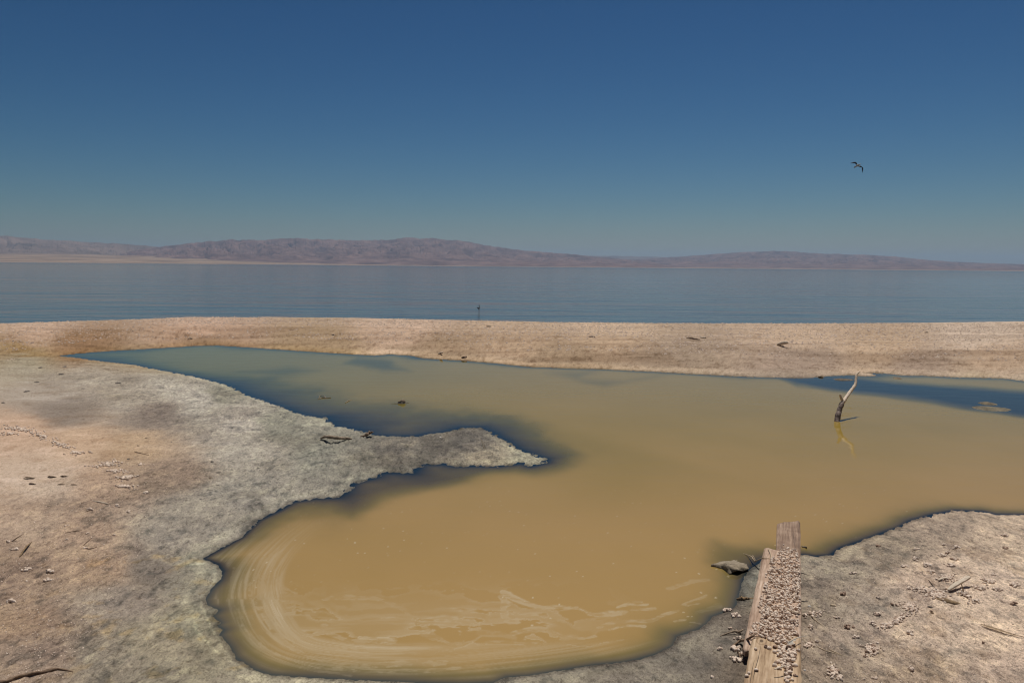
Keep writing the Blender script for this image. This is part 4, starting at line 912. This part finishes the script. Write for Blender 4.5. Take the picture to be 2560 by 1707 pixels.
# on the spit
stick('driftwood', [(1716, 846), (1727, 847), (1738, 849), (1750, 850)], [0.01, 0.022, 0.022, 0.01], M_twig, 'dark charred looking driftwood on the spit', 'driftwood', None, 7, 0.4, 5)
stick('driftwood', [(1752, 845), (1765, 846)], [0.02, 0.02], M_pale, 'small pale wood chip right beside the dark driftwood on the spit', 'driftwood', None, 7, 0.3, 5)
stick('driftwood', [(1943, 863), (1953, 861), (1963, 859), (1971, 858)], [0.02, 0.035, 0.035, 0.015], M_pale, 'pale slanted driftwood on the spit, right of the dark one', 'driftwood', [0, .02, .05, .06], 7, 0.2, 9)
stick('driftwood', [(1096, 885), (1102, 884), (1107, 882)], [0.01, 0.02, 0.01], M_pale, 'little pale wood chip on the grey rim of the far pond shore', 'driftwood', [0, .01, .03], 7)
lump('stone', G(1161, 894), 0.05, 0.04, 0.03, M_twig, 31, 'low brown tuft of rubbish at the water line of the far shore', 'debris')
for k, (x, y, s_, lb) in enumerate([(1223, 817, .07, 'dark stone near the crest of the spit behind the wading bird'), (833, 838, .05, 'small dark stone on the left half of the spit'), (476, 847, .05, 'small dark stone just above the ochre stained left water line'), (1480, 843, .06, 'flat dark stone on the middle of the spit'), (2053, 943, .04, 'rusty brown stone at the far shore left of the dead branch'), (2316, 832, .05, 'small dark stone on the right half of the spit')]):
    lump('stone', G(x, y), s_, s_ * .6, s_ * .55, M_drift if k != 4 else M_flake, 40 + k, lb, 'stone')
# crumpled cloth at the water's edge
q = lambda x, y, z: P(x, y, z)
cv = [q(1777,1415,-.004), q(1779,1411,.008), q(1800,1412,.014), q(1815,1410,.026), q(1832,1409,.036), q(1849,1412,.032), q(1872,1422,.012),
      q(1797,1419,.000), q(1812,1424,-.004), q(1824,1438,-.006), q(1833,1430,.010), q(1843,1426,.024), q(1856,1428,.008), q(1850,1418,.030), q(1822,1417,.030), q(1800,1405,.0), q(1835,1402,.004), q(1866,1412,.0)]
cf = [(1,2,7,0),(2,3,14,8),(2,8,7),(3,4,14),(8,14,9),(14,10,9),(14,11,10),(14,13,11),(4,5,13),(4,13,14),(5,6,13),(13,6,12),(13,12,11),(1,15,2),(2,15,16),(2,16,3),(3,16,4),(4,16,5),(5,16,17),(5,17,6)]
me = pymesh('muddy_cloth', cv, cf); o = link('muddy_cloth', me, M_cloth); tag(o, 'crumpled mud caked cloth half in the water left of the boards', 'cloth')
mo = o.modifiers.new('s', 'SUBSURF'); mo.levels = mo.render_levels = 2; mo.subdivision_type = 'SIMPLE'
tx = bpy.data.textures.new('cloth folds', 'CLOUDS'); tx.noise_scale = 0.05
md = o.modifiers.new('d', 'DISPLACE'); md.texture = tx; md.texture_coords = 'LOCAL'; md.strength = 0.020; md.mid_level = 0.5
so = o.modifiers.new('t', 'SOLIDIFY'); so.thickness = 0.005
# reed by the middle board
S6 = lambda X, Y: (1760 + X / 7.84, 1270 + Y / 7.84)
root = empty('dry_reed', G(*S6(1000, 1050))); tag(root, 'dry forked reed leaning from the water onto the middle board', 'reed'); b0 = root.location
def rl(ps): return [p - b0 for p in ps]
tube('stem', rl([P(*S6(1000, 1045), .02), P(*S6(1080, 1000), .06), P(*S6(1160, 972), .092), P(*S6(1295, 985), .094)]), [.003, .003, .0025, .002], M_straw, root)
tube('stem', rl([P(*S6(1000, 1045), .02), P(*S6(960, 985), .03), P(*S6(940, 950), .03), P(*S6(860, 915), .01), P(*S6(740, 880), -.005)]), [.005, .006, .003, .002, .0015], M_straw, root)
tube('stem', rl([P(*S6(1010, 1030), .03), P(*S6(960, 940), .05), P(*S6(950, 920), .055)]), [.003, .004, .001], M_straw, root)
o = tube('dry_reed', [P(*S6(1250, 780), .094), P(*S6(1290, 850), .097), P(*S6(1310, 930), .098), P(*S6(1305, 1010), .097), P(*S6(1270, 1085), .094)], [.0014, .0022, .0025, .0022, .001], M_straw)
tag(o, 'curved pale reed lying on the left corner of the middle board', 'reed')
C6 = lambda X, Y: (1800 + X / 6.1, 1450 + Y / 6.1)
# feathers
def feather(name, pts, wd, mt, label, vane=(0.1, 0.75), side=1, seed=1, lift=0.0):
    pts = [Vector(p) for p in pts]; root = empty(name, pts[0]); tag(root, label, 'feather'); b = pts[0]
    tube('quill', [p - b for p in pts], [0.0022] + [0.0018] * (len(pts) - 2) + [0.0007], mt, root)
    n = 34; V = []; Fc = []; rr = random.Random(seed)
    tot = len(pts) - 1
    def at(t):
        k = min(int(t * tot), tot - 1); f_ = t * tot - k; return pts[k].lerp(pts[k + 1], f_) - b
    for i in range(n):
        t = vane[0] + (vane[1] - vane[0]) * i / (n - 1); p = at(t); d = (at(min(t + .02, 1)) - at(t)).normalized()
        s_ = Vector((d.y, -d.x, 0)) * side
        w_ = wd * math.sin(math.pi * min(1, (i + 2) / (n + 2))) ** 0.6 * rr.uniform(0.6, 1.1)
        e = p + s_ * w_ - d * w_ * 0.5 + Vector((0, 0, rr.uniform(-.002, .003)))
        h_ = d * (vane[1] - vane[0]) * sum((pts[k + 1] - pts[k]).length for k in range(tot)) / n * 0.36
        k = len(V); V += [p - h_, p + h_, e + h_ * .6, e - h_ * .6]; V += [v + Vector((0, 0, -.0006)) for v in V[k:k + 4]]
        Fc += [(k, k + 1, k + 2, k + 3), (k + 7, k + 6, k + 5, k + 4), (k, k + 3, k + 7, k + 4), (k + 1, k + 5, k + 6, k + 2), (k + 3, k + 2, k + 6, k + 7), (k, k + 4, k + 5, k + 1)]
    link('vane', pymesh('vane', V, Fc, False), mt, root); return root
M_feather = simple('old feather', (0.38, 0.34, 0.28), (0.62, 0.57, 0.48), 60, 0.8, 0.1)
M_feather_b = simple('tan feather', (0.24, 0.15, 0.075), (0.46, 0.32, 0.18), 60, 0.8, 0.1)
feather('feather', [P(*C6(985, 1045), .120), P(*C6(1040, 960), .134), P(*C6(1110, 905), .145), P(*C6(1200, 870), .140), P(*C6(1325, 845), .118)], 0.020, M_feather,
        'curved grey feather lying across the right edge of the near board', (0.12, 0.62), 1, 4)
feather('feather', [G(2452, 1562, .006), G(2475, 1570, .009), G(2500, 1578, .010), G(2525, 1586, .008), G(2575, 1599, .006)], 0.028, M_feather_b,
        'long tan feather on the pale mud at the right edge', (0.1, 0.9), 1, 9)
o = tube('root', [G(*C6(180, 1030), .006), G(*C6(300, 960), .012), P(*C6(400, 905), .08), P(*C6(480, 858), .122), P(*C6(560, 800), .120)], [.004, .006, .005, .005, .002], M_twig, None, 8, .3, 3)
tag(o, 'brown root climbing from the dark mud onto the corner of the near board', 'root')
t_ = tube('rootlet', [P(*C6(480, 858), .122), P(*C6(560, 856), .120), P(*C6(650, 856), .119), P(*C6(740, 875), .118)], [.003, .0025, .002, .001], M_twig); t_.parent = o
stick('grey_twig', [C6(0, 850), C6(110, 815), C6(220, 785), C6(290, 790), C6(350, 760)], [.002, .004, .0055, .005, .004], M_drift, 'grey forked twig lying on the mud left of the boards', 'twig', [0, .004, .012, .012, .014], 7)
t_ = tube('fork', [G(*C6(240, 785), .012), G(*C6(290, 810), .004), G(*C6(345, 822), .002)], [.0035, .003, .0015], M_drift); t_.parent = bpy.data.objects['grey_twig']
stick('broken_twig', [C6(270, 1100), C6(290, 1140), C6(315, 1200)], [.005, .0045, .002], M_twig, 'short dark broken twig on the mud below the brown root', 'twig', [.01, .006, 0], 7)
o = stick('seed_pod', [C6(255, 292), C6(300, 300), C6(350, 295), C6(400, 288), C6(450, 282), C6(545, 268)], [.004, .008, .009, .007, .004, .001], M_flake, 'knobbly orange brown pod on the mud at the water edge left of the boards', 'seed pod', None, 8, 0.7, 4)
stick('pale_twig', [C6(1015, 430), C6(1080, 470), C6(1150, 485), C6(1235, 515)], [.0015, .002, .002, .001], M_straw, 'thin pale twig lying over the shell pile near the right board edge', 'twig', [.11, .112, .112, .108], 6)
stick('bleached_twig', [C6(830, 1358), C6(900, 1340), C6(960, 1318), C6(1050, 1285)], [.002, .003, .003, .001], M_pale, 'bleached twig among the shells on the bare near board', 'twig', [.105, .108, .11, .108], 6)
stick('dark_twig', [C6(1225, 320), C6(1270, 326), C6(1340, 324)], [.002, .0035, .0015], M_clod, 'short dark twig on the mud touching the right edge of the boards', 'twig', None, 6)
stick('thin_twig', [C6(1380, 455), C6(1410, 540), C6(1440, 590), C6(1580, 700)], [.001, .0016, .0018, .001], M_straw, 'thin straw on the shell litter just right of the boards', 'twig', [.008, .006, .003, 0], 6)
stick('long_twig', [C6(1480, 1005), C6(1580, 1060), C6(1700, 1100), C6(1850, 1140)], [.001, .0022, .002, .001], M_straw, 'long straw with a darker stub on the mud right of the near board', 'twig', None, 6)
stick('bush_twig', [S6(1885, 745), S6(1930, 765), S6(1990, 770), S6(2010, 760)], [.002, .005, .005, .002], M_clod, 'small dark branching twig at the waterline right of the far board', 'twig', [.02, .03, .03, .04], 7, 0.6)
stick('short_twig', [S6(1895, 1265), S6(1960, 1285), S6(2030, 1310)], [.002, .003, .001], M_clod, 'thin dark twig on the mud right of the middle board', 'twig', None, 6)
stick('straw', [(1788 + 530 / 2.94 * 0 + 284, 1621), (2072 + 25, 1634), (2118, 1641)], [.001, .0018, .001], M_straw, 'pale straw on the mud between the boards and the lower shell pile', 'straw', None, 6)
# split slat on the shell drift
def slat(name, a, b, wdt, th, mt, label, cat):
    d = (b - a); Ln = d.length; d.normalize(); s_ = d.cross(Vector((0, 0, 1))).normalized(); u_ = s_.cross(d).normalized()
    n = 12; V = []; Fc = []
    for i in range(n + 1):
        t = i / n; c = a + d * Ln * t + u_ * 0.003 * math.sin(t * 5); w_ = wdt * (0.45 + 0.55 * min(1, t * 3.5)) * (1 + 0.08 * random.uniform(-1, 1)); hh = th * (1 + 0.2 * random.uniform(-1, 1))
        for su, sv in ((-1, -1), (1, -1), (1, 0.8), (0.2, 1.15), (-1, 0.9)): V.append(c + s_ * w_ * su * .5 + u_ * hh * sv * .5)
    for i in range(n):
        for j in range(5): k = (j + 1) % 5; Fc.append((i * 5 + j, i * 5 + k, i * 5 + 5 + k, i * 5 + 5 + j))
    Fc.append((0, 1, 2, 3, 4)); Fc.append(tuple(n * 5 + j for j in (4, 3, 2, 1, 0)))
    me = pymesh(name, V, Fc, False); bm_ = bmesh.new(); bm_.from_mesh(me); bmesh.ops.recalc_face_normals(bm_, faces=bm_.faces); bm_.to_mesh(me); bm_.free()
    o = link(name, me, mt); tag(o, label, cat); return o
slat('split_board', G(*S7(748, 566), .010), P(*S7(975, 395), .10), 0.022, 0.010, M_pale, 'pale split slat propped up on the shell drift right of the boards', 'slat')
slat('wood_chip', G(*S7(640, 455), .008), G(*S7(740, 425), .014), 0.012, 0.006, M_pale, 'small pale wood splinter lying in the shell drift behind the propped slat', 'splinter')
stick('prop_twig', [S7(918, 575), S7(908, 530), S7(893, 478)], [.0035, .0035, .003], M_flake, 'short brown twig standing under the raised end of the pale slat', 'twig', [0, .03, .055], 7)
o = tube('grey_stake', [G(*S7(622, 552), .003), P(*S7(580, 500), .045), P(*S7(534, 438), .085)], [.004, .0042, .002], M_clod); tag(o, 'thin dark stake leaning left out of the shell drift', 'stake')
o = tube('thin_stalk', [G(*S7(6, 1190), .002), P(*S7(25, 1140), .02), P(*S7(42, 1070), .05)], [.003, .002, .001], M_flake); tag(o, 'small upright brown stalk beside the lowest shell pile on the mud', 'stalk')
# brown bark flake
p0 = G(*S7(750, 672)); V = []; Fc = []
for i in range(15):
    for j in range(5):
        u = i / 14 * 2 - 1; v = j / 4 * 2 - 1; wv_ = (1 - abs(u) ** 2.4) * 0.022 + 0.002
        V.append(Vector((u * 0.052 * 0.95, v * wv_ - u * 0.028, 0.010 * (1 - v * v) * (1 - u * u) + 0.004 * mnoise.noise(Vector((u * 4, v * 3, 2))) + .002)))
n0 = len(V); V += [v - Vector((0, 0, .003)) for v in V]
for i in range(14):
    for j in range(4): a = i * 5 + j; Fc += [(a, a + 5, a + 6, a + 1), (n0 + a, n0 + a + 1, n0 + a + 6, n0 + a + 5)]
    Fc += [(i * 5, n0 + i * 5, n0 + i * 5 + 5, i * 5 + 5), (i * 5 + 4, i * 5 + 9, n0 + i * 5 + 9, n0 + i * 5 + 4)]
tag(link('bark_flake', pymesh('bark_flake', V, Fc), M_flake, loc=p0), 'curled brown bark flake on the mud just below the shell drift', 'bark')
lump('pebble', G(*S7(545, 735)), 0.012, 0.008, 0.007, M_clod, 60, 'dark grey pebble left of the brown bark flake', 'pebble')
lump('pebble', G(*S7(570, 800)), 0.008, 0.006, 0.006, M_flake, 61, 'small brown pebble below the dark grey pebble', 'pebble')
lump('pod', G(*S8(950, 775)), 0.016, 0.008, 0.008, M_straw, 62, 'small tan pod on the mud right of the boards', 'seed pod', rough=.2)
lump('white_pebble', G(*C6(1362, 400)), 0.008, 0.008, 0.007, M_white, 63, 'tiny white shell bead just right of the boards', 'pebble', rough=.2)
lump('white_pebble', G(*C6(1292, 1372)), 0.006, 0.006, 0.005, M_white, 64, 'tiny white bead on the mud right of the near board, lower of two', 'pebble', rough=.2)
# ------------------------------------------------------------------ birds
def skin_body(name, verts, edges, radii, mt, loc, levels=2, mats=None, pick=None):
    me = bpy.data.meshes.new(name); me.from_pydata([tuple(v) for v in verts], edges, []); o = bpy.data.objects.new(name, me); COL.objects.link(o); o.location = loc
    sk = o.modifiers.new('skin', 'SKIN'); sk.use_smooth_shade = True
    for k, r in enumerate(radii):
        r = r if isinstance(r, tuple) else (r, r)
        me.skin_vertices[0].data[k].radius = r; me.skin_vertices[0].data[k].use_root = (k == 0)
    sb = o.modifiers.new('sub', 'SUBSURF'); sb.levels = sb.render_levels = levels
    dg = bpy.context.evaluated_depsgraph_get(); ev = o.evaluated_get(dg); m2 = bpy.data.meshes.new_from_object(ev)
    o.modifiers.clear(); o.data = m2; bpy.data.meshes.remove(me)
    m2.materials.clear()
    for m in (mats or [mt]): m2.materials.append(m)
    if pick:
        for f in m2.polygons: f.material_index = pick(f.center)
    return o
# gull: 55 m out over the lake, banking; coordinates in metres in a frame facing the camera
dG = 55.0; c0 = PD(2143, 415, dG); u = dG / F
def gp(x, y, dd=0.0): return Vector(((x - 2143) * u, dd, (415 - y) * u))
def wing(pts, chord, th):   # pts along the wing from the shoulder to the tip; returns loop verts
    V = []
    for (p, ch, dr) in zip(pts, chord, range(len(pts))):
        V.append(p)
    return V
bm_ = bmesh.new()
def loft(bm_, secs):
    prev = None
    for s_ in secs:
        cur = [bm_.verts.new(v) for v in s_]
        if prev:
            for i in range(len(cur)):
                j = (i + 1) % len(cur); bm_.faces.new((prev[i], prev[j], cur[j], cur[i]))
        else: bm_.faces.new(cur[::-1])
        prev = cur
    bm_.faces.new(prev)
def ell(c, a, b, n=12): return [c + a * math.cos(2 * math.pi * i / n) + b * math.sin(2 * math.pi * i / n) for i in range(n)]
# body axis: tail lower left and away, head upper right and nearer
ax_b = (gp(2149.5, 410.5, -0.14) - gp(2137.5, 418.5, 0.16)); tail = gp(2137.5, 418.5, 0.16); nrm = ax_b.normalized()
sdv = Vector((0.30, 0.9, 0.2)).cross(nrm).normalized(); upv = nrm.cross(sdv).normalized()
prof_b = [(0.0, .035, .006), (.12, .045, .012), (.3, .045, .035), (.5, .062, .055), (.68, .058, .052), (.8, .036, .036), (.88, .034, .034), (.94, .024, .024), (.97, .008, .008), (1.06, .004, .004)]
loft(bm_, [ell(tail + ax_b * t, sdv * a, upv * b) for t, a, b in prof_b])
def wing_loft(pts):
    secs = []
    for k, (x, y, dd, ch, th, cx, cy) in enumerate(pts):
        c = gp(x, y, dd); cv_ = Vector((cx, 0.25, cy)).normalized(); nv = Vector((0, 1, 0)).cross(cv_).normalized()
        t_v = cv_.cross(Vector((1, 0, 0.3))).normalized()
        secs.append([c + cv_ * ch * a + t_v * th * b for a, b in ((-.5, 0), (-.3, .8), (0, 1), (.35, .4), (.5, 0), (.3, -.4), (0, -.6), (-.3, -.5))])
    loft(bm_, secs)
wing_loft([(2143.5,413.5,0.0,.12,.014,.45,.9),(2142,411,0.03,.12,.012,.5,.9),(2140.5,408.2,0.05,.125,.010,.5,.85),(2138,406.9,0.06,.115,.009,.35,.93),(2134,407.2,0.05,.085,.007,.1,1),(2130,408,0.03,.050,.005,.05,1),(2125.8,408.8,0.0,.012,.003,0,1)])
wing_loft([(2145,415,-0.02,.12,.014,-.2,1),(2148,416.6,-0.06,.11,.012,-.1,1),(2151.5,416.9,-0.10,.11,.010,-.3,.9),(2153.8,418.2,-0.12,.11,.009,-.75,.6),(2154.6,422,-0.12,.09,.007,-1,.2),(2155.2,427,-0.10,.055,.005,-1,.1),(2156,431.8,-0.06,.012,.003,-1,0)])
me = bpy.data.meshes.new('flying_gull'); bmesh.ops.recalc_face_normals(bm_, faces=bm_.faces); bm_.to_mesh(me); bm_.free(); me.polygons.foreach_set('use_smooth', [True] * len(me.polygons))
o = link('flying_gull', me, [M_white, M_black], loc=c0)
for k, f in enumerate(me.polygons):
    cc = f.center; cx_ = cc.x / u + 2143; cy_ = 415 - cc.z / u
    f.material_index = 1 if (cy_ < 411.5 and cx_ < 2143) or cx_ > 2148 and cy_ > 414.5 else 0
tag(o, 'gull in flight with bent black wings and pale body against the blue sky', 'bird')
# stilt wading in the lake
dS = 32.3; f0 = PD(1197.5, 781, dS); f0.z = -0.12; us_ = dS / F
def sp_(x, y, dd=0): return Vector(((x - 1197.5) * us_, dd, (781 - y) * us_))
V = [sp_(1196.6, 770.4), sp_(1194.4, 769.4, .01), sp_(1191.6, 767.9, .02), sp_(1198.4, 769.8, -.01), sp_(1199.0, 767.6, -.01), sp_(1198.5, 765.0, -.01), sp_(1198.3, 763.2, -.015), sp_(1197.2, 762.9, -.02), sp_(1194.6, 763.4, -.03)]
E_ = [(0, 1), (1, 2), (0, 3), (3, 4), (4, 5), (5, 6), (6, 7), (7, 8)]
Rd = [.030, .026, .006, .026, .014, .010, .015, .011, .0025]
b0v = len(V)
for k, (xx, dd) in enumerate(((1196.4, .012), (1198.4, -.012))):
    V += [sp_(xx, 772.2, dd), sp_(xx + .25, 776.5, dd), sp_(xx - .1, 782.5, dd)]; Rd += [.008, .0045, .004]
    E_ += [((0, 3)[k], b0v + 3 * k), (b0v + 3 * k, b0v + 3 * k + 1), (b0v + 3 * k + 1, b0v + 3 * k + 2)]
def pk(c):
    x = c.x / us_ + 1197.5; y = 781 - c.z / us_
    if y > 772.3: return 2
    if x < 1196.9 and y > 766: return 0
    return 1 if (y > 769 and x > 1197) or (763.5 < y < 767 and x > 1198.4) else 0
o = skin_body('wading_bird', V, E_, Rd, None, f0, 2, [M_black, M_white, M_leg], pk)
tag(o, 'small long legged black and white wading bird standing in the lake beyond the spit', 'bird')

# ------------------------------------------------------------------ haze
m = bpy.data.materials.new('thin desert haze'); m.use_nodes = True; n = m.node_tree.nodes; l = m.node_tree.links
n.remove(n['Principled BSDF']); vp = n.new('ShaderNodeVolumePrincipled'); vp.inputs['Color'].default_value = (0.47, 0.69, 0.95, 1)
vp.inputs['Density'].default_value = 2.75e-5; vp.inputs['Anisotropy'].default_value = 0.3
l.new(vp.outputs[0], n['Material Output'].inputs['Volume'])
bm_ = bmesh.new(); bmesh.ops.create_cube(bm_, size=1); me = bpy.data.meshes.new('haze'); bm_.to_mesh(me); bm_.free()
o = link('haze', me, m); o.scale = (140000, 100000, 905); o.location = (0, 0, 450); tag(o, kind='stuff'); o['label'] = 'thin dusty haze filling the air over the lake'; o['category'] = 'haze'
